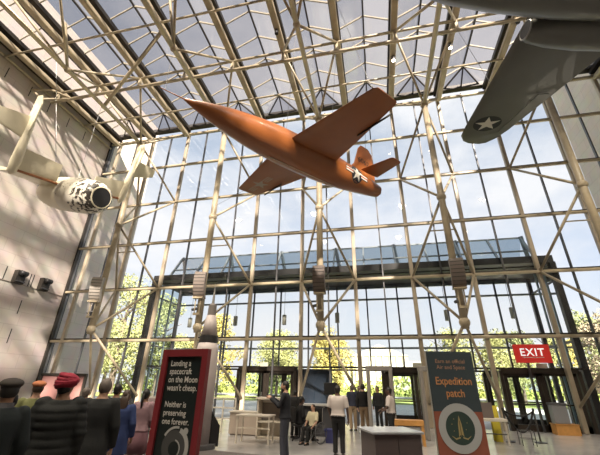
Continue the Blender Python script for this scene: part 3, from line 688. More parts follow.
for s_ in (1, -1):
    b = MB(); up = (0, 0, 1)
    wing(b, [((.9, s_*.55, .30), (-2.0, 0, 0), 1.1, up), ((.55, s_*1.3, .36), (-1.66, 0, 0), 1.1, up), ((.25, s_*2.66, .42), (-1.38, 0, 0), 1.1, up)])
    o = b.build('wing', wp, ss, world=False); smooth_by_angle(o, 40)
    b = MB(); b.tube([(-1.15, s_*.7, .32), (-1.17, s_*2.6, .44)], .06, 8); b.build('wing_hinge', orl, ss, world=False)
    hg = V((-1.17, s_*2.66, .45))
    b = MB(); a0 = V((-1.15, s_*.85, .4)); a1 = V((-1.17, s_*2.66, .45))
    wing(b, [(tuple(a0), tuple(U*.85), .9, tuple(Nn)), (tuple(a1), tuple(U*1.0), .9, tuple(Nn))]); o = b.build('flap', wp, ss, world=False); smooth_by_angle(o, 40)
    b = MB(); b.tube([hg-U*.25, hg-U*.1, hg+U*.3, hg+U*1.4, hg+U*2.7, hg+U*3.15], [.06, .17, .20, .16, .10, .04], 14); b.build('tail_boom', wp, ss, world=False, smooth=True)
    b = MB(); b.extrude([hg+U*1.35+Nn*.12, hg+U*2.2+Nn*.26, hg+U*3.25+Nn*.22, hg+U*3.35-Nn*.05, hg+U*3.0-Nn*.28, hg+U*2.2-Nn*.26, hg+U*1.3-Nn*.1], (0, s_*.07, 0)); b.build('tail_fin', wp, ss, world=False, bevel=.02)
    b = MB(); t0 = hg+U*1.35+V((0, s_*.1, 0)); t1 = hg+U*1.75+V((0, s_*1.45, 0))
    wing(b, [(tuple(t0), tuple(U*1.0), .8, tuple(Nn)), (tuple(t1), tuple(U*.5), .8, tuple(Nn))]); o = b.build('tailplane', wp, ss, world=False); smooth_by_angle(o, 40)
for p0, p1 in (((.4, 0, .66), (-19.2, 12.6, 18.1)), ((-.5, .5, .6), (-16.3, 9.6, 18.6)), ((-.5, -.5, .6), (-14.9, 12.2, 16.3))): cable(ss, p0, p1)

# ------------------------------------------------------------------ signs and furniture
def frame_thing(name, loc, rz, label, cat, group=None):
    return tag(empty(name, loc, (0, 0, rz)), label, cat, group)

# red framed text sign (local: x along the board, y away from the viewer, z up)
sg = frame_thing('sign_board', (-3.81, 5.91, 0), math.atan2(-.15, .95), 'tall red-framed black sign with white text about landing on the Moon', 'sign')
redp = mat('dark_red_frame', (.20, .022, .028), .4); blk = mat('black_panel_face', (.010, .016, .016), .35); wtx = mat('white_lettering', (.62, .60, .55), .6)
W_, H_ = .962, 2.2
b = MB(); b.box((.055, 0, H_/2), (.11, .10, H_)); b.box((W_-.055, 0, H_/2), (.11, .10, H_)); b.box((W_/2, 0, H_-.06), (W_-.2, .10, .12)); b.box((W_/2, 0, .1), (W_-.2, .10, .2)); b.build('frame', redp, sg, world=False)
b = MB(); b.box((W_/2, .015, H_/2), (W_-.2, .05, H_-.2)); b.build('panel', blk, sg, world=False)
def put_text(par, body, size, m, x, z, y, bold=.0, align='LEFT', name='lettering', sx=1.0):
    o = text_outline_obj(body, size, m, name, par, bold, align)
    for v in o.data.vertices: v.co = V((x+v.co.x*sx, y, z+v.co.y))
    return o
for i, l in enumerate(('Landing a', 'spacecraft', 'on the Moon', "wasn't cheap.")): put_text(sg, l, .135, wtx, .185, 1.925-.130*i, -.016, .0016, sx=.86)
for i, l in enumerate(('Neither is', 'preserving', 'one forever.')): put_text(sg, l, .125, wtx, .19, 1.285-.125*i, -.016, .0014, sx=.88)
gry = mat('pale_grey_print', (.42, .42, .40), .6); dgr = mat('dark_grey_print', (.06, .062, .062), .6)
def arc(cx, cz, r0_, r1_, a0, a1, n=18):
    A = [math.radians(a0+(a1-a0)*k/n) for k in range(n+1)]
    return [V((cx+r1_*math.cos(a), 0, cz+r1_*math.sin(a))) for a in A]+[V((cx+r0_*math.cos(a), 0, cz+r0_*math.sin(a))) for a in A[::-1]]
def flatpoly(par, pts, y, m, name='printed_picture'):
    b = MB(); n = len(pts)//2
    for k in range(n-1): b.poly([V((p.x, y, p.z)) for p in (pts[k], pts[k+1], pts[2*n-2-k], pts[2*n-1-k])])
    return b.build(name, m, par, world=False)
flatpoly(sg, arc(.50, .72, .0, .24, 0, 360, 32), -.012, dgr)
flatpoly(sg, arc(.50, .72, .22, .29, -60, 70), -.014, gry); flatpoly(sg, arc(.52, .74, .24, .275, 80, 150), -.014, gry)
flatpoly(sg, arc(.50, .70, .0, .10, 0, 360, 20), -.015, blk); flatpoly(sg, arc(.50, .70, .11, .13, -40, 80, 12), -.016, gry); flatpoly(sg, arc(.72, .50, .0, .085, 0, 360, 14), -.016, gry); flatpoly(sg, arc(.70, .95, .0, .05, 0, 360, 14), -.016, gry)

# expedition banner
bn = frame_thing('banner', (.78, 6.25, 0), math.atan2(.20, .74), 'tall dark slate and terracotta standing banner reading Expedition patch', 'banner')
sl_ = mat('slate_print', (.050, .072, .085), .5); tc_ = mat('terracotta_print', (.34, .105, .065), .5); cop = mat('copper_lettering', (.62, .30, .13), .5); cop2 = mat('pale_copper_lettering', (.45, .27, .18), .5)
b = MB(); b.box((.383, .02, 1.76), (.766, .03, .88)); b.build('upper_panel', sl_, bn, world=False)
b = MB(); b.box((.383, .02, .69), (.766, .03, 1.26)); b.build('lower_panel', tc_, bn, world=False)
b = MB(); b.box((.383, .05, .03), (.80, .25, .06)); b.tube([(-.012, .02, .05), (-.012, .02, 2.2)], .012, 8); b.build('stand', mat('pale_stand_metal', (.5, .5, .45), .4, .3), bn, world=False)
for i, l in enumerate(('Earn an official', 'Air and Space')): put_text(bn, l, .085, cop2, .375, 2.02-.09*i, -.002, .0008, 'CENTER')
for i, l in enumerate(('Expedition', 'patch')): put_text(bn, l, .158, cop, .385, 1.70-.175*i, -.002, .0025, 'CENTER', sx=.88)
flatpoly(bn, arc(.375, 1.10, .22, .335, 0, 360, 40), -.002, mat('pale_grey_ring', (.50, .52, .52), .5), 'patch_ring')
flatpoly(bn, arc(.375, 1.10, .0, .225, 0, 360, 40), -.003, mat('dark_green_patch', (.035, .065, .055), .6), 'patch_disc')
gd = mat('gold_print', (.42, .34, .15), .5)
def poly_on(par, pts, y, m, name='patch_picture'):
    b = MB(); b.poly([(p[0], y, p[1]) for p in pts]); return b.build(name, m, par, world=False)
poly_on(bn, [(.335, .98), (.345, 1.15), (.36, 1.22), (.372, 1.27), (.384, 1.22), (.40, 1.15), (.415, .98), (.39, 1.01), (.36, 1.01)], -.005, gd)
poly_on(bn, [(.366, .99), (.366, 1.2), (.38, 1.2), (.38, .99)], -.006, mat('dark_gold_print', (.2, .15, .06), .5))
for sx in (-1, 1):
    poly_on(bn, [(.375+sx*.02, .985), (.375+sx*.09, .965), (.375+sx*.15, 1.0), (.375+sx*.14, .985), (.375+sx*.09, .945), (.375+sx*.02, .965)], -.005, gd)
for x, z in ((.25, 1.15), (.29, 1.22), (.49, 1.17), (.46, 1.08), (.27, 1.06)): poly_on(bn, [(x-.008, z), (x, z-.008), (x+.008, z), (x, z+.008)], -.005, gd)

# hanging EXIT sign
ex = tag(empty('exit_sign', (6.3, 17.6, 2.72)), 'red hanging EXIT sign over the right-hand doors', 'sign')
rd = mat('red_sign_face', (.62, .035, .03), .45, emit=(.7, .03, .02, .12))
b = MB(); b.box((6.62, 17.6, 3.08), (1.43, .06, .76)); b.build('panel', rd, ex)
o = text_outline_obj('EXIT', .44, mat('lit_white_letters', (.8, .8, .78), .5, emit=(1, 1, 1, .35)), 'lettering', ex, .006, 'CENTER', 1.12)
for v in o.data.vertices: v.co = V((.32+v.co.x, -.036, .27+v.co.y))
b = MB(); b.box((6.62, 17.565, 2.92), (.85, .004, .022)); b.box((6.28, 17.563, 2.92), (.03, .004, .05)); b.build('small_line', M['white'], ex)
b = MB()
for x in (6.0, 7.2): b.tube([(x, 17.6, 3.45), (x, 18.3, 3.85)], .015, 6)
b.build('hanger', M['mdark'], ex)

# slender white rocket
rk = tag(empty('rocket', (-5.2, 10.3, 0)), 'slender white rocket with black band standing behind the red-framed sign', 'rocket')
rw = mat('rocket_white_paint', (.52, .46, .45), .45, var=.05); c0 = (-5.2, 10.3, 0)
b = MB(); b.lathe([(.36, .12), (.36, 2.1), (.33, 2.6), (.29, 2.80)], c0, 24); b.build('body', rw, rk, smooth=True)
b = MB(); b.lathe([(.292, 2.80), (.275, 3.02)], c0, 24); b.build('black_band', M['black'], rk)
b = MB(); b.lathe([(.265, 3.02), (.15, 3.66)], c0, 24); b.build('nose_cone', rw, rk, smooth=True)
b = MB(); b.lathe([(.14, 3.66), (.13, 3.98), (.06, 4.05)], c0, 18); b.build('capsule', mat('grey_capsule', (.2, .18, .17), .5), rk)
b = MB(); b.lathe([(.045, 4.05), (.035, 4.3), (.006, 4.7)], c0, 10); b.build('escape_tower', mat('grey_tower', (.3, .29, .28), .5), rk)
for k in range(4):
    a = k*PI/2+.35; b = MB(); dx, dy = math.cos(a), math.sin(a)
    b.extrude([(c0[0]+dx*.34, c0[1]+dy*.34, .95), (c0[0]+dx*.62, c0[1]+dy*.62, .55), (c0[0]+dx*.62, c0[1]+dy*.62, .05), (c0[0]+dx*.34, c0[1]+dy*.34, .05)], (-dy*.04, dx*.04, 0)); b.build('fin', M['black'], rk)
b = MB(); b.lathe([(.55, 0), (.55, .12)], c0, 24); b.build('plinth', M['mdark'], rk)

# front desk
dk = frame_thing('desk', (-.18, 7.3, 0), math.atan2(.33, .87), 'brown-grey security desk with pale grey top in front of the guard', 'desk')
dm = mat('taupe_laminate', (.105, .085, .085), .5); dt = mat('pale_grey_top', (.42, .44, .47), .25)
b = MB(); b.box((.24, .45, .43), (.44, .84, .86)); b.build('left_cabinet', dm, dk, world=False)
b = MB(); b.box((.69, .45, .43), (.44, .84, .86)); b.build('right_cabinet', dm, dk, world=False)
b = MB(); b.box((.465, .45, .88), (1.0, .94, .04)); b.build('top', dt, dk, world=False, bevel=.008)

# walk-through metal detectors
am = mat('grey_beige_arch', (.26, .24, .22), .5)
for i, (x, y, l) in enumerate(((-.02, 14.5, 'grey walk-through metal detector arch behind the facing guard'), (1.92, 14.5, 'grey walk-through metal detector arch left of the expedition banner'))):
    a = tag(empty('metal_detector', (x, y, 0)), l, 'metal detector', 'walk-through metal detectors')
    for s_ in (-1, 1):
        b = MB(); b.box((x+s_*.42, y, 1.12), (.13, .55, 2.24)); b.build('side_panel', am, a, bevel=.02)
    b = MB(); b.box((x, y, 2.29), (1.0, .5, .16)); b.build('header', am, a, bevel=.02)

# left group of white furniture
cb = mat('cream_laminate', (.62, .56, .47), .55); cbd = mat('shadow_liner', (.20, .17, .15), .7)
t = tag(empty('storage_hutch', (-3.8, 12.9, 0)), 'cream open-fronted storage hutch beside the man taking a photo', 'hutch')
b = MB()
for x in (-4.22, -3.36): b.box((x, 12.9, .6), (.05, .5, 1.2))
b.box((-3.79, 13.12, .6), (.85, .04, 1.2)); b.box((-3.79, 12.9, .03), (.85, .5, .06)); cs_ = b.build('case', cb, t)
b = MB(); b.box((-3.79, 12.88, 1.22), (1.0, .6, .06)); b.build('top', cb, t)
b = MB(); b.box((-3.79, 12.9, .5), (.81, .44, .04)); b.build('shelf', cb, t)
b = MB(); b.box((-3.79, 13.09, .8), (.8, .01, .55)); b.build('shade_liner', cbd, cs_)  # dark sheet paints the shade inside the open hutch
t = tag(empty('cabinet', (-4.95, 13.5, 0)), 'low beige cabinet behind the small white table', 'cabinet')
b = MB(); b.box((-4.95, 13.5, .38), (1.05, .5, .68)); b.build('body', mat('beige_cabinet', (.42, .35, .29), .6), t, bevel=.01)
b = MB(); b.box((-4.95, 13.48, .74), (1.1, .56, .04)); b.build('top', cb, t)
b = MB(); b.box((-4.95, 13.24, .38), (.01, .02, .6)); b.build('door_gap', cbd, t)
b = MB(); b.box((-4.95, 13.5, .02), (.95, .44, .04)); b.build('plinth', cbd, t)
t = tag(empty('table', (-4.0, 11.8, 0)), 'small white metal table left of the man taking a photo', 'table')
b = MB(); b.box((-3.98, 11.8, .76), (1.15, .6, .05)); b.build('tabletop', cb, t, bevel=.006)
for sx in (-.52, .52):
    for sy_ in (-.25, .25):
        b = MB(); b.box((-3.98+sx, 11.8+sy_, .37), (.045, .045, .74)); b.build('leg', cb, t)
b = MB(); b.box((-3.98, 11.55, .42), (1.0, .035, .035)); b.build('stretcher', cb, t)
t = tag(empty('railing', (-6.0, 13.8, 0)), 'white metal railing at the foot of the left wall truss', 'railing')
wm = mat('white_metal_rail', (.62, .58, .50), .4)
for x in (-6.5, -6.0, -5.5):
    b = MB(); b.box((x, 13.8, .58), (.05, .05, 1.16)); b.build('post', wm, t)
for z in (1.15, .82, .46):
    b = MB(); b.box((-6.0, 13.8, z), (1.05, .04, .05)); b.build('rail', wm, t)
t = tag(empty('display_case', (-8.0, 14.2, 0)), 'pale low display case beside the white railing', 'case')
b = MB(); b.box((-7.75, 14.6, .45), (1.5, .6, .9)); b.build('base', cb, t); b = MB(); b.box((-7.75, 14.6, .93), (1.6, .7, .05)); b.build('top', cb, t)
# white pedestals at truss feet
for (x, y, l) in ((-7.08, 18.05, 'beige block plinth at the foot of the mullion near the left doors'), (-4.0, 18.05, 'beige block plinth at the foot of the mullion right of the left doors')):
    b = MB(); b.box((x, y, .15), (.5, .35, .3)); tag(b.build('plinth', cb, bevel=.01), l, 'plinth')

# counter behind seated staff, monitor, bin
t = tag(empty('counter', (-2.4, 14.2, 0)), 'pale screening counter behind the seated staff', 'counter')
b = MB(); b.box((-2.3, 14.2, 1.0), (1.9, .7, .06)); b.build('top', mat('pale_grey_counter', (.45, .44, .42), .4), t); b = MB(); b.box((-2.3, 14.25, .49), (1.8, .6, .97)); b.build('body', mat('charcoal_body', (.05, .05, .055), .6), t)
t = tag(empty('monitor', (-1.76, 14.15, 1.03)), 'black monitor standing on the screening counter behind the rear-view guard', 'monitor')
b = MB(); b.box((-1.86, 14.1, 1.56), (.5, .05, .40)); b.build('screen', M['black'], t, bevel=.01)
b = MB(); b.box((-1.86, 14.12, 1.2), (.06, .04, .36)); b.box((-1.86, 14.12, 1.045), (.25, .18, .02)); b.build('stand', M['black'], t)
t = tag(empty('bin', (-1.8, 12.6, 0)), 'blue plastic bin on the floor left of the rear-view guard', 'bin')
b = MB(); b.loft([[V((-1.66+sx*w*.5, 12.65+sy_*w*.4, z)) for sx, sy_ in ((-1, -1), (1, -1), (1, 1), (-1, 1))] for w, z in ((.34, 0), (.42, .36))]); b.build('body', mat('blue_plastic', (.045, .05, .16), .45), t)
b = MB(); b.box((-1.66, 12.65, .37), (.46, .38, .03)); b.build('rim', mat('blue_rim', (.05, .06, .2), .4), t)

# stanchions and rope
pl = mat('dark_pole_metal', (.10, .10, .10), .35, .6); rp = mat('black_rope', (.015, .015, .016), .7)
pp = ((5.21, 15.0), (4.2, 14.9))
for (x, y), l in zip(pp, ('dark rope stanchion under the exit sign', 'dark rope stanchion left of the one under the exit sign')):
    t = tag(empty('stanchion', (x, y, 0)), l, 'stanchion', 'rope stanchions by the right doors')
    b = MB(); b.lathe([(.19, 0), (.19, .02), (.03, .05)], (x, y, 0), 20); b.build('base', pl, t)
    b = MB(); b.tube([(x, y, .04), (x, y, .98)], .03, 10); b.build('pole', pl, t)
    b = MB(); b.lathe([(.045, .95), (.045, 1.02), (.02, 1.05)], (x, y, 0), 12); b.build('cap', pl, t)
def rope(a, c, sag, label, r=.022):
    b = MB(); pts = []
    for k in range(17):
        f = k/16; p = V(a).lerp(V(c), f); p.z -= sag*(1-(2*f-1)**2); pts.append(p)
    b.tube(pts, r, 8); tag(b.build('rope', rp, smooth=True), label, 'rope', 'black ropes between the stanchions')
rope((5.18, 15.0, .93), (4.23, 14.9, .93), .62, 'deep hanging black rope between the two stanchions', .035)
rope((5.18, 14.96, .95), (4.23, 14.86, .95), .15, 'upper shallow black rope between the two stanchions', .028)
t = tag(empty('wire_rack', (4.55, 14.2, 0)), 'low wire rack on the floor under the hanging ropes', 'rack')
for x in (4.35, 4.75):
    for y in (14.05, 14.35):
        b = MB(); b.tube([(x, y, 0), (x, y, .45)], .012, 6); b.build('leg', pl, t)
b = MB()
for z in (.2, .42):
    b.tube([(4.35, 14.05, z), (4.75, 14.05, z), (4.75, 14.35, z), (4.35, 14.35, z), (4.35, 14.05, z)], .01, 6)
b.build('shelf', pl, t)

# white table right of banner
t = tag(empty('table', (3.6, 14.3, 0)), 'white table right of the expedition banner', 'table')
b = MB(); b.box((3.45, 14.3, .70), (1.15, .6, .08)); b.build('tabletop', mat('white_laminate', (.68, .64, .56), .5), t, bevel=.006)
for sx in (-.5, .5):
    for sy_ in (-.24, .24):
        b = MB(); b.box((3.45+sx, 14.3+sy_, .33), (.05, .05, .66)); b.build('leg', wm, t)
b = MB(); b.box((3.45, 14.05, .3), (1.0, .03, .03)); b.build('stretcher', pl, t)
t = tag(empty('information_panel', (3.5, 14.35, .74)), 'grey-brown upright panel standing on the white table', 'panel')
b = MB(); b.box((3.50, 14.35, .98), (.44, .04, .48)); b.box((3.5, 14.4, .76), (.3, .16, .03)); b.build('board', mat('grey_brown_board', (.17, .14, .13), .5), t)
t = tag(empty('caution_sign', (4.0, 14.9, 0)), 'yellow folding floor sign beside the white table', 'sign')
yl = mat('yellow_plastic', (.72, .60, .06), .45)
b = MB(); b.bar((3.88, 14.75, 0), (3.88, 14.9, 1.1), .26, .02); b.build('front_board', yl, t); b = MB(); b.bar((3.88, 15.05, 0), (3.88, 14.92, 1.1), .26, .02); b.build('rear_board', yl, t)
t = tag(empty('caution_sign', (1.95, 13.0, 0)), 'narrow yellow sign between the metal detector and the banner', 'sign')
b = MB(); b.bar((2.02, 12.9, 0), (1.9, 13.05, 1.3), .14, .02); b.build('front_board', yl, t); b = MB(); b.bar((2.02, 13.2, 0), (1.9, 13.07, 1.3), .14, .02); b.build('rear_board', yl, t)
# waste bin on a wooden base at the right doors, wooden bench behind the desk
wd = mat('orange_oak', (.50, .25, .07), .45, var=.15, scale=6)
t = tag(empty('wooden_plinth', (7.25, 17.9, 0)), 'orange wooden plinth in front of the right doors', 'plinth')
b = MB(); b.box((7.25, 17.9, .19), (.85, .5, .38)); o = b.build('body', wd, t, bevel=.01); b = MB(); b.box((7.25, 17.9, .385), (.9, .55, .03)); b.build('top', wd, t)
t = tag(empty('waste_bin', (7.15, 17.9, .4)), 'silver-grey waste bin on the wooden plinth', 'bin')
b = MB(); b.box((7.15, 17.9, .74), (.55, .38, .68)); b.build('body', mat('silver_grey', (.32, .33, .35), .4, .4), t, bevel=.02); b = MB(); b.box((7.15, 17.9, 1.12), (.62, .44, .09)); b.build('lid', mat('dark_grey_lid', (.10, .10, .11), .5), t, bevel=.02)
t = tag(empty('bench', (.8, 13.0, 0)), 'orange wooden bench behind the security desk', 'bench')
b = MB(); b.box((.8, 13.0, .62), (.9, .4, .16)); b.build('seat', wd, t, bevel=.01)
for sx in (-.4, .4):
    b = MB(); b.box((.8+sx, 13.0, .27), (.08, .36, .54)); b.build('leg', wd, t)
# small white framed reader stand by the pink-topped visitor
t = tag(empty('reader_stand', (-5.9, 8.95, 0)), 'white framed reader panel on a post beside the visitor in pink', 'stand')
b = MB(); b.box((-5.92, 9.0, 1.05), (.36, .04, .56)); b.build('frame', mat('white_frame', (.66, .63, .58), .5), t); b = MB(); b.box((-5.92, 8.975, 1.05), (.28, .01, .46)); b.build('sheet', mat('grey_rose_sheet', (.38, .30, .30), .6), t)
b = MB(); b.tube([(-5.92, 9.03, 0), (-5.92, 9.03, .8)], .025, 8); b.lathe([(.16, 0), (.16, .02)], (-5.92, 9.03, 0), 16); b.build('post', M['mdark'], t)
# low door line left of the vestibule
b = MB(); b.box((-18.1, 18.3, 1.0), (2.9, .05, 2.0)); b.bm.free()
t = tag(empty('exhibit_case', (-17.8, 17.9, 0)), 'dark-framed pinkish exhibit panel low against the glass behind the turbaned visitor', 'exhibit')
b = MB(); b.box((-17.8, 17.9, 2.0), (3.1, .14, .12))
for x in (-19.3, -17.8, -16.3): b.box((x, 17.9, 1.0), (.12, .14, 2.0))
b.build('frame', M['dark'], t); b = MB(); b.box((-17.8, 17.93, 1.05), (2.9, .04, 1.8)); b.build('panel', mat('dusty_pink_panel', (.26, .13, .12), .6), t)

# ------------------------------------------------------------------ people
def finish(bm_list_obj, voxel, smooth_it=4):
    o = bm_list_obj
    m = o.modifiers.new('r', 'REMESH'); m.mode = 'VOXEL'; m.voxel_size = voxel; m.use_smooth_shade = True
    s2 = o.modifiers.new('s', 'SMOOTH'); s2.iterations = smooth_it; s2.factor = .5
    dg = bpy.context.evaluated_depsgraph_get(); dg.update()
    me = bpy.data.meshes.new_from_object(o.evaluated_get(dg)); o.modifiers.clear(); old = o.data; o.data = me; bpy.data.meshes.remove(old)
    for p in me.polygons: p.use_smooth = True
    return o
def ring_h(c, rx, ry, n=20, yaw=0):
    c = V(c); return [c+V((rx*math.cos(a)*math.cos(yaw)-ry*math.sin(a)*math.sin(yaw), rx*math.cos(a)*math.sin(yaw)+ry*math.sin(a)*math.cos(yaw), 0)) for a in (2*PI*k/n for k in range(n))]
def limb(mb, pts, rs, n=12):
    """rounded tapering limb: densified tube with ball ends"""
    mb.tube(pts, rs, n)
    for p, r in zip(pts, rs): mb.ball(p, r*.99, n, 8)

def hand(mb, wrist, d, palm_n, sc=1.0, curl=.35, side=1):
    """palm, four unequal bent fingers and a thumb leaving the side of the palm"""
    d = V(d).normalized(); pn = V(palm_n); pn = (pn-d*pn.dot(d)).normalized(); x = d.cross(pn)*side
    def P(a, b_, c): return V(wrist)+(x*a+d*b_+pn*c)*sc
    R = []
    for t_, w_, h_ in ((-.015, .024, .020), (.02, .034, .017), (.06, .041, .015), (.088, .040, .012)):
        R.append([P(w_*math.cos(a), t_, h_*math.sin(a)) for a in (2*PI*k/12 for k in range(12))])
    mb.loft(R)
    for k, (off, L) in enumerate(((.031, .068), (.011, .078), (-.010, .072), (-.030, .056))):
        p = P(off, .082, 0); ang = 0; pts = [p]
        for j, seg in enumerate((.45, .32, .23)):
            ang += curl*(1+.15*k)*(.8 if j == 0 else 1.1)
            p = p+(d*math.cos(ang)+pn*math.sin(ang))*L*seg*sc; pts.append(p)
        mb.tube(pts, [.0092*sc, .0088*sc, .008*sc, .0062*sc], 7)
    p0 = P(.030, .022, .004); p1 = P(.055, .050, .014); p2 = P(.060, .078, .026); p3 = P(.055, .098, .036)
    mb.tube([p0, p1, p2, p3], [.0125*sc, .0115*sc, .0098*sc, .0075*sc], 8)

SKIN = {'light': mat('skin_light', (.50, .30, .21), .5), 'tan': mat('skin_tan', (.30, .165, .10), .5), 'dark': mat('skin_dark', (.10, .055, .038), .5)}
hairm = {'black': mat('black_hair', (.012, .010, .009), .55), 'brown': mat('brown_hair', (.05, .03, .02), .55), 'grey': mat('grey_brown_hair', (.14, .115, .10), .6)}
shoem = mat('dark_shoe_leather', (.02, .018, .016), .45); solem = mat('shoe_sole', (.03, .03, .03), .6)
eyem = mat('eye_dark', (.02, .015, .012), .2); lipm = mat('lip', (.28, .11, .09), .5)

def person(loc, face, height, label, skin='tan', hair='short', haircol='black', top=None, top_len=.92, sleeve='long', bottom=None, legs=None, arms=None, lean=0.0,
           build_=1.0, skirt=None, seated=False, head_turn=0, head_tilt=0, puffer=False, collar=None, beard=False, extra=None, group=None, flare=1.12):
    """face: heading in degrees, 0 looks along +Y (towards the glass); local frame x = the person's right, y = ahead"""
    s = height/1.75
    root = tag(empty('person', (loc[0], loc[1], loc[2] if len(loc) > 2 else 0), (0, 0, math.radians(face))), label, 'person', group)
    hipz = .93 if not seated else .50
    def S(p): return V(p)*s
    ln = lean
    def up(z, x=0, y=0): return (x, y+ln*(z-hipz), z)           # torso points lean forward
    dz = hipz-.93
    sh = [up(1.43+dz, sx*.172*build_) for sx in (-1, 1)]
    neck = up(1.50+dz); hc = V(up(1.635+dz)); hc.y += .02
    if legs is None:
        legs = [((-.09, 0, hipz-.03), (-.10, .015, .50), (-.10, -.02, .085)), ((.09, 0, hipz-.03), (.10, .02, .50), (.11, .0, .085))]
    if arms is None:
        arms = [((-.25, -.02, 1.14), (-.24, .06, .90)), ((.25, -.02, 1.14), (.24, .06, .90))]
    arms = [tuple(V(q)+V((0, 0, dz)) if seated else V(q) for q in a) for a in arms]
    Rh = Matrix.Rotation(math.radians(head_turn), 4, 'Z') @ Matrix.Rotation(math.radians(-head_tilt), 4, 'X')
    # ---- body
    b = MB()
    T = [(hipz-.06, .135, .10), (hipz+.02, .165, .115), (hipz+.10, .155, .105), (hipz+.20, .135, .095), (hipz+.34, .155, .11), (hipz+.44, .17, .11), (hipz+.50, .16, .095), (hipz+.545, .09, .07), (hipz+.59, .058, .058), (hipz+.66, .055, .058)]
    b.loft([[V(p)*s for p in ring_h(up(z), rx*build_, ry*build_)] for z, rx, ry in T])
    for i in (0, 1):
        hip, kn, an = legs[i]
        limb(b, [S(hip), S(kn), S(an)], [.085*s*build_, .052*s, .038*s])
        a_ = V(an); fd = V((a_.x-V(kn).x, 0, 0))
        b.ball(S((a_.x, a_.y+.06, a_.z-.045)), V((.04, .11, .035))*s, 12, 8)
        limb(b, [S(sh[i]), S(arms[i][0]), S(arms[i][1])], [.048*s*build_, .038*s, .026*s])
    # head
    b.ball(hc*s, V((.076, .096, .118))*s, 20, 14, M=Rh); 
    def hp(x, y, z): return (hc+(Rh @ V((x, y, z))))*s
    b.ball(hp(0, .012, -.06), V((.056, .075, .062))*s, 14, 10, M=Rh)
    b.tube([hp(0, .090, .018), hp(0, .104, -.012), hp(0, .116, -.034), hp(0, .094, -.040)], [.009*s, .012*s, .016*s, .010*s], 8)
    for sx in (-1, 1):
        b.ball(hp(sx*.078, -.002, -.005), V((.010, .020, .032))*s, 8, 6, M=Rh)
        b.ball(hp(sx*.032, .082, .026), V((.022, .012, .008))*s, 8, 6, M=Rh)
    body = b.build('tmp', SKIN[skin], None); finish(body, .0125*s, 2)
    hb_ = MB()
    for i in (0, 1):
        el, wr_ = V(arms[i][0]), V(arms[i][1]); d = (wr_-el).normalized(); side = -1 if i == 0 else 1
        pn = V((-side, .15, 0)) if abs(d.z) > .6 else V((-side*.3, 0, -1))
        hand(hb_, S(wr_), d, pn, s, .38, -side)
    h_ = hb_.build('tmp2', SKIN[skin], None, smooth=True)
    bm = bmesh.new(); bm.from_mesh(body.data); bm.from_mesh(h_.data); me = bpy.data.meshes.new('body'); bm.to_mesh(me); bm.free(); me.materials.append(SKIN[skin])
    for p in me.polygons: p.use_smooth = True
    for t_ in (body, h_): m_ = t_.data; bpy.data.objects.remove(t_); bpy.data.meshes.remove(m_)
    body = bpy.data.objects.new('body', me); COL.objects.link(body); body.parent = root
    # eyes and mouth
    e_ = MB()
    for sx in (-1, 1): e_.ball(hp(sx*.031, .089, .012), V((.013, .007, .006))*s, 8, 6, M=Rh)
    e_.build('eyes', eyem, root, world=False, smooth=True)
    e_ = MB(); e_.ball(hp(0, .084, -.068), V((.024, .008, .007))*s, 10, 6, M=Rh); e_.build('mouth', lipm, root, world=False, smooth=True)
    # ---- hair / headgear
    hm = hairm[haircol]
    if hair in ('short', 'long', 'ponytail'):
        b = MB(); b.ball(hp(0, -.014, .022), V((.084, .098, .108))*s, 18, 12, M=Rh)
        bmesh.ops.bisect_plane(b.bm, geom=b.bm.verts[:]+b.bm.edges[:]+b.bm.faces[:], plane_co=hp(0, .075, .03), plane_no=Rh @ V((0, 1, -.75)), clear_outer=True)
        b.ball(hp(0, -.052, -.035), V((.068, .050, .060))*s, 14, 8, M=Rh)
        if hair == 'long':
            b.loft([[V(p)*s for p in ring_h(hc+(Rh @ V((0, y, z))), rx, ry, 14)] for z, y, rx, ry in ((.05, -.05, .075, .05), (-.06, -.075, .085, .045), (-.16, -.10, .095, .04), (-.26, -.11, .08, .03), (-.31, -.11, .05, .02))])
        if hair == 'ponytail':
            b.tube([hp(0, -.10, .02), hp(0, -.155, -.02), hp(0, -.16, -.12), hp(0, -.145, -.24), hp(0, -.14, -.30)], [.022*s, .032*s, .030*s, .022*s, .008*s], 10)
        b.build('hair', hm, root, world=False, smooth=True)
    elif hair == 'balding':
        b = MB(); b.ball(hp(0, -.012, .004), V((.083, .098, .112))*s, 18, 12, M=Rh)
        bmesh.ops.bisect_plane(b.bm, geom=b.bm.verts[:]+b.bm.edges[:]+b.bm.faces[:], plane_co=hp(0, .04, .09), plane_no=Rh @ V((0, 1, .15)), clear_outer=True)
        b.build('hair', hm, root, world=False, smooth=True)
    elif hair == 'turban':
        tm = mat('crimson_turban_cloth', (.30, .012, .035), .75, bump=.4, bscale=30)
        b = MB()
        b.ball(hp(0, -.012, .055), V((.115, .128, .098))*s, 20, 12, M=Rh)
        for k in range(5):
            a = .5-.25*k
            pts = [hp((.112-.012*abs(k-1.5))*math.cos(t_), -.012+(.125-.012*abs(k-1.5))*math.sin(t_), .008+.026*k+.022*math.sin(t_*1+a*3)) for t_ in (2*PI*j/18 for j in range(19))]
            b.tube(pts, .024*s, 7, cap=False)
        b.build('turban', tm, root, world=False, smooth=True)
        b = MB(); b.ball(hp(0, -.035, -.03), V((.075, .07, .075))*s, 12, 8, M=Rh); b.build('hair', hm, root, world=False, smooth=True)
    elif hair in ('cap', 'orangecap'):
        cm_ = mat('dark_brown_felt_cap', (.035, .028, .024), .85) if hair == 'cap' else mat('orange_knit_cap', (.45, .16, .07), .85)
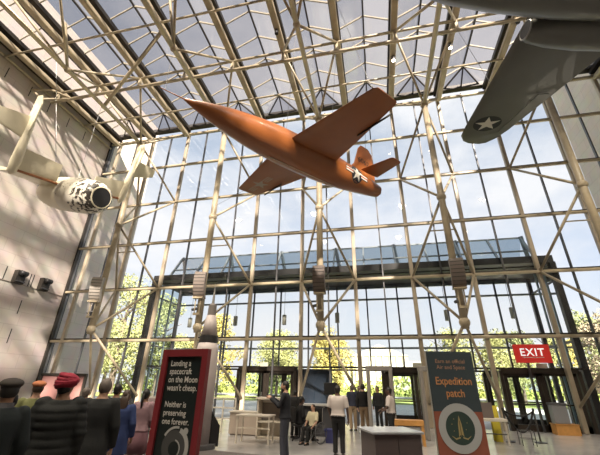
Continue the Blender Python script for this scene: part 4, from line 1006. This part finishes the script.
        b = MB(); b.ball(hp(0, .01, .075), V((.108, .135, .052))*s, 20, 10, M=Rh @ Matrix.Rotation(.12, 4, 'X')); b.ball(hp(0, .0, .045), V((.088, .104, .06))*s, 18, 10, M=Rh)
        b.loft([[hp(x_, y_, .045) for x_, y_ in ((-.07, .07), (0, .095), (.07, .07), (.06, .135), (0, .165), (-.06, .135))], [hp(x_, y_, .057) for x_, y_ in ((-.07, .07), (0, .095), (.07, .07), (.06, .135), (0, .165), (-.06, .135))]])
        b.build('cap', cm_, root, world=False, smooth=True)
        b = MB(); b.ball(hp(0, -.022, .0), V((.082, .09, .085))*s, 14, 10, M=Rh); b.build('hair', hm, root, world=False, smooth=True)
    if beard:
        b = MB(); b.ball(hp(0, .03, -.082), V((.058, .066, .045))*s, 14, 8, M=Rh); b.build('beard', hm, root, world=False, smooth=True)
    # ---- clothes
    if skirt:
        b = MB(); b.loft([[V(p)*s for p in ring_h((0, .0, z), rx, ry, 24)] for z, rx, ry in ((1.03, .15, .115), (.93, .185, .14), (.75, .215, .17), (.50, .235, .19))]); o = b.build('skirt', skirt, root, world=False, smooth=True)
    if bottom:
        b = MB()
        b.loft([[V(p)*s for p in ring_h(up(z), rx*build_, ry*build_)] for z, rx, ry in ((hipz-.10, .12, .11), (hipz-.02, .175, .13), (hipz+.07, .165, .12), (hipz+.12, .150, .112))])
        for i in (0, 1):
            hip, kn, an = (V(q) for q in legs[i]); ck = kn.lerp(an, .5)
            b.tube([S(hip+V((0, 0, .02))), S(kn), S(ck), S(an+(kn-an).normalized()*.01)], [.105*s*build_, .073*s, .068*s, .066*s], 14)
            b.ball(S(hip), .10*s*build_, 12, 8); b.ball(S(kn), .073*s, 12, 8)
        o = b.build('trousers', bottom, None); finish(o, .015*s, 3); o.parent = root
    for i in (0, 1):
        an = V(legs[i][2]); b = MB()
        b.loft([[S((an.x+q*w_, an.y+y_, z_)) for q, z_ in ((-1, -an.z*0+an.z-.085), (1, an.z-.085), (1.0, an.z-.085+h_*.6), (.55, an.z-.085+h_), (-.55, an.z-.085+h_), (-1.0, an.z-.085+h_*.6))] for y_, w_, h_ in ((-.075, .028, .07), (-.05, .040, .085), (.03, .044, .085), (.10, .050, .060), (.16, .044, .045), (.19, .025, .030))])
        b.build('shoe', shoem, root, world=False, smooth=False, bevel=.006)
    if top:
        b = MB(); th_ = .022 if not puffer else .055
        z0 = hipz+(top_len-.93)
        prof = [(z0, (.165*flare+th_), (.12*flare+th_)), (hipz+.10 if z0 < hipz+.08 else z0+.01, .150+th_, .112+th_), (hipz+.20, .140+th_, .105+th_), (hipz+.34, .158+th_, .118+th_), (hipz+.44, .170+th_, .112+th_), (hipz+.50, .155+th_, .095+th_*.8), (hipz+.555, .085+th_*.6, .075+th_*.4)]
        if z0 < hipz-.15: prof.insert(1, (hipz, .175+th_, .135+th_))
        if puffer: prof = [(z, rx*1.06, ry*1.18) for z, rx, ry in prof]
        b.loft([[V(p)*s for p in ring_h(up(z) if z > hipz else (0, 0, z), rx*build_, ry*build_, 26)] for z, rx, ry in prof])
        for i in (0, 1):
            el, wr_ = V(arms[i][0]), V(arms[i][1]); r_ = th_*.8
            if sleeve == 'long': pts, rs_ = [V(sh[i]), el, wr_-(wr_-el).normalized()*.01], [.054+r_, .048+r_, .038+r_*.8]
            else: pts, rs_ = [V(sh[i]), V(sh[i]).lerp(el, .85)], [.062+r_, .060+r_]
            b.tube([S(p) for p in pts], [q*s*(build_ if k_ == 0 else 1) for k_, q in enumerate(rs_)], 14)
            for k_ in range(len(pts)-1): b.ball(S(pts[k_]), rs_[k_]*s*.99, 12, 8)
        o = b.build('jacket' if sleeve == 'long' else 'shirt', top, None); finish(o, .014*s, 3)
        if puffer:
            for v in o.data.vertices:
                r2 = V((v.co.x, v.co.y, 0)); q = .5+.5*math.cos(v.co.z*2*PI/.085)
                v.co += r2.normalized()*(.011*q**.5-.006+.004*math.sin(v.co.x*19+v.co.z*7)*math.sin(v.co.y*23))
        o.parent = root
    if collar:
        b = MB(); b.loft([[V(p)*s for p in ring_h(up(z), r1, r1*1.02, 18)] for z, r1 in ((hipz+.535, .085), (hipz+.575, .075), (hipz+.60, .072))], cap=False); b.build('collar', collar, root, world=False, smooth=True)
    if seated: pass
    return root, s

C = {k: mat('cloth_'+k, c, .85, bump=.15, bscale=60) for k, c in dict(navy_black=(.012, .014, .020), black=(.010, .010, .011), charcoal=(.013, .0145, .0155), puffer=(.010, .012, .012), khaki=(.33, .24, .15), khaki_dark=(.24, .165, .10), white_shirt=(.56, .50, .47), navy=(.030, .035, .06), cobalt=(.025, .045, .14),
     pink=(.30, .19, .21), rose=(.20, .10, .12), denim=(.05, .055, .075), beige=(.36, .30, .24), dark_green=(.010, .016, .018), olive=(.17, .18, .07), cream=(.62, .56, .38), grey=(.10, .10, .11), lightblue=(.5, .55, .6)).items()}

# man taking a photo, facing left
def sidearms(lx=0): return None
r, s = person((-2.34, 9.15), 95, 1.74, 'bearded man in dark jacket and jeans holding up a phone, centre left', 'light', 'short', 'black', C['navy_black'], .92, 'long', C['denim'], arms=[((-.22, .12, 1.20), (-.08, .36, 1.36)), ((.22, .12, 1.20), (.06, .37, 1.37))], beard=True, head_tilt=-4,
              legs=[((-.09, 0, .9), (-.10, .03, .50), (-.12, 0, .085)), ((.09, 0, .9), (.10, 0, .50), (.12, -.05, .085))])
b = MB(); b.box((-2.34, 9.15, 1.44), (.08, .012, .155), M=Matrix.Rotation(math.radians(95), 4, 'Z')); ph = b.build('phone', M['black'], bevel=.004)
d_ = Matrix.Rotation(math.radians(95), 3, 'Z') @ V((-.01, .455, 0)); ph.location = d_; tag(ph, 'phone held up by the bearded man in the dark jacket', 'phone')
# guard seen from behind
r, s = person((-1.17, 10.3), -12, 1.66, 'security guard in white shirt and black trousers seen from behind', 'dark', 'short', 'black', C['white_shirt'], .97, 'short', C['black'], build_=1.15, arms=[((-.275, -.02, 1.14), (-.255, .10, .92)), ((.275, .0, 1.14), (.27, .08, .88))], head_tilt=8)
b = MB(); b.loft([[V(p)*s for p in ring_h((0, 0, z), .222, .172, 24)] for z in (.955, 1.0)]); b.build('belt', M['black'], r, world=False)
person((-.85, 16.2), 170, 1.70, 'man in navy polo and khaki trousers behind the rear-view guard', 'light', 'short', 'grey', C['navy'], .93, 'short', C['khaki'], arms=[((-.22, .06, 1.16), (-.16, .26, 1.08)), ((.24, -.02, 1.14), (.23, .06, .90))]) if False else person((-1.21, 16.1), 25, 1.70, 'man in navy shirt and khaki trousers between the guard and the man in black sweater', 'light', 'short', 'grey', C['navy'], .93, 'long', C['khaki'])
person((-.70, 15.0), -8, 1.74, 'man in black sweater and khaki trousers walking towards the doors', 'light', 'short', 'black', C['black'], .95, 'long', C['khaki_dark'], arms=[((-.25, -.04, 1.15), (-.24, -.02, .90)), ((.24, .02, 1.14), (.18, .16, 1.0))],
       legs=[((-.09, 0, .9), (-.09, .08, .50), (-.12, .06, .085)), ((.09, 0, .9), (.12, -.02, .50), (.20, -.22, .12))])
person((-.98, 17.2), 0, 1.66, 'person in pale blue shirt half hidden behind the man in black sweater', 'light', 'short', 'brown', C['lightblue'], .93, 'long', C['grey'])
r, s = person((.25, 12.16), 84, 1.64, 'security guard in white shirt facing left behind the desk', 'dark', 'short', 'black', C['white_shirt'], .97, 'short', C['charcoal'], build_=1.05, arms=[((-.25, .08, 1.14), (-.10, .30, 1.08)), ((.25, .04, 1.13), (.14, .28, 1.02))])
b = MB(); b.ball((.235*s, .03*s, 1.30*s), (.01, .035, .045), 10, 6); b.build('shoulder_patch', C['navy'], r, world=False)
b = MB(); b.loft([[V(p)*s for p in ring_h((0, 0, z), .205, .158, 24)] for z in (.955, 1.0)]); b.build('belt', M['black'], r, world=False)
person((-.15, 16.9), 150, 1.66, 'person in dark clothes between the metal detector and the man in black sweater', 'tan', 'short', 'black', C['charcoal'], .93, 'long', C['charcoal'])

# seated staff and wheelchair user
def chair(loc, face, label, wheel=False):
    t = tag(empty('wheelchair' if wheel else 'office_chair', (loc[0], loc[1], 0), (0, 0, math.radians(face))), label, 'chair')
    b = MB(); b.box((0, 0, .44), (.44, .42, .06)); b.build('seat', M['black'], t, world=False, bevel=.015)
    b = MB(); b.box((0, -.22, .76), (.42, .05, .46)); b.build('backrest', M['black'], t, world=False, bevel=.015)
    if wheel:
        for s_ in (-1, 1):
            b = MB(); pts = [V((s_*.27, -.08+.29*math.cos(a), .30+.29*math.sin(a))) for a in (2*PI*k/22 for k in range(23))]; b.tube(pts, .016, 7, cap=False)
            for k in range(8): a = PI*k/4; b.tube([(s_*.27, -.08, .30), (s_*.27, -.08+.28*math.cos(a), .30+.28*math.sin(a))], .004, 4)
            b.build('wheel', M['mdark'], t, world=False)
            b = MB(); b.tube([(s_*.20, .34, .08), (s_*.20, .30, .42), (s_*.22, -.2, .44), (s_*.22, -.24, .98), (s_*.22, -.33, 1.0)], .012, 7); b.ball((s_*.20, .34, .085), (.02, .08, .08), 10, 8); b.build('frame', M['chrome'], t, world=False)
    else:
        b = MB(); b.tube([(0, 0, .08), (0, 0, .42)], .03, 10)
        for k in range(5): a = 2*PI*k/5; b.bar((0, 0, .09), (.27*math.cos(a), .27*math.sin(a), .06), .04, .03); b.ball((.27*math.cos(a), .27*math.sin(a), .03), .03, 8, 6)
        b.build('base', M['black'], t, world=False)
sit = [((-.09, .0, .50), (-.11, .42, .50), (-.12, .44, .085)), ((.09, .0, .50), (.11, .42, .50), (.12, .46, .085))]
chair((-2.75, 12.75), -60, 'black office chair under the seated person in black')
person((-2.75, 12.75), -60, 1.72, 'seated person in black beside the screening counter', 'dark', 'short', 'black', C['black'], .93, 'long', C['black'], legs=sit, seated=True, arms=[((-.26, .06, 1.16), (-.16, .30, 1.06)), ((.26, .06, 1.16), (.16, .30, 1.06))], lean=.08)
chair((-2.22, 12.3), 150, 'wheelchair left of the blue bin, holding the person in cream', True)
person((-2.22, 12.3), 150, 1.45, 'person in cream top sitting in a wheelchair left of the rear-view guard', 'light', 'short', 'brown', C['cream'], .93, 'short', C['charcoal'], legs=[tuple((V(q)*1.0) for q in l) for l in sit], seated=True, arms=[((-.24, .08, 1.14), (-.18, .26, .98)), ((.24, .08, 1.14), (.18, .26, .98))], lean=-.05, head_tilt=-12)
person((-3.05, 13.3), -20, 1.50, 'standing person in black behind the seated person in black', 'dark', 'short', 'black', C['black'], .9, 'long', C['black'])

# crowd on the left
person((-3.70, 3.80), 38, 1.71, 'visitor in dark red turban and black quilted puffer jacket', 'tan', 'turban', 'black', C['puffer'], .80, 'long', C['charcoal'], build_=1.02, puffer=True, head_turn=-25)
person((-3.74, 4.50), 20, 1.70, 'grey-haired man in long dark coat beside the turbaned visitor', 'light', 'balding', 'grey', C['charcoal'], .50, 'long', C['grey'], build_=1.02, flare=1.35, arms=[((-.25, -.02, 1.14), (-.24, .03, .88)), ((.25, .0, 1.14), (.23, .08, .88))])
person((-3.62, 3.05), 62, 1.66, 'person in dark brown cap and dark green coat at the left edge', 'tan', 'cap', 'black', C['dark_green'], .6, 'long', C['charcoal'], collar=C['grey'], head_turn=-10)
person((-4.25, 3.62), 40, 1.52, 'dark-haired person peeking out behind the brown-capped visitor', 'dark', 'short', 'black', C['navy_black'], .85, 'long', C['charcoal'])
person((-6.0, 6.7), 30, 1.53, 'visitor in beige coat partly hidden behind the turbaned visitor', 'light', 'short', 'grey', C['beige'], .7, 'long', C['grey'])
person((-5.5, 5.1), 50, 1.64, 'person in orange cap and olive jacket behind the puffer jacket', 'light', 'orangecap', 'brown', C['olive'], .85, 'long', C['rose'])
person((-5.3, 6.75), 5, 1.61, 'dark-haired person behind the man in the long dark coat', 'tan', 'short', 'black', C['charcoal'], .85, 'long', C['charcoal'])
person((-4.5, 6.0), 15, 1.52, 'woman with long dark hair in cobalt blue coat', 'tan', 'long', 'brown', C['cobalt'], .62, 'long', C['charcoal'], flare=1.2)
person((-4.62, 6.75), 10, 1.53, 'woman with dark ponytail in pink top and rose skirt', 'tan', 'ponytail', 'black', C['pink'], .92, 'long', None, skirt=C['rose'], arms=[((-.23, .02, 1.14), (-.12, .22, 1.05)), ((.23, .02, 1.14), (.20, .16, .98))])


# ------------------------------------------------------------------ view
SC.view_settings.view_transform = 'Standard'; SC.view_settings.look = 'None'; SC.view_settings.gamma = 1
SC.view_settings.use_curve_mapping = False; SC.view_settings.exposure = 0.8
SC.cycles.max_bounces = 8; SC.cycles.transparent_max_bounces = 16
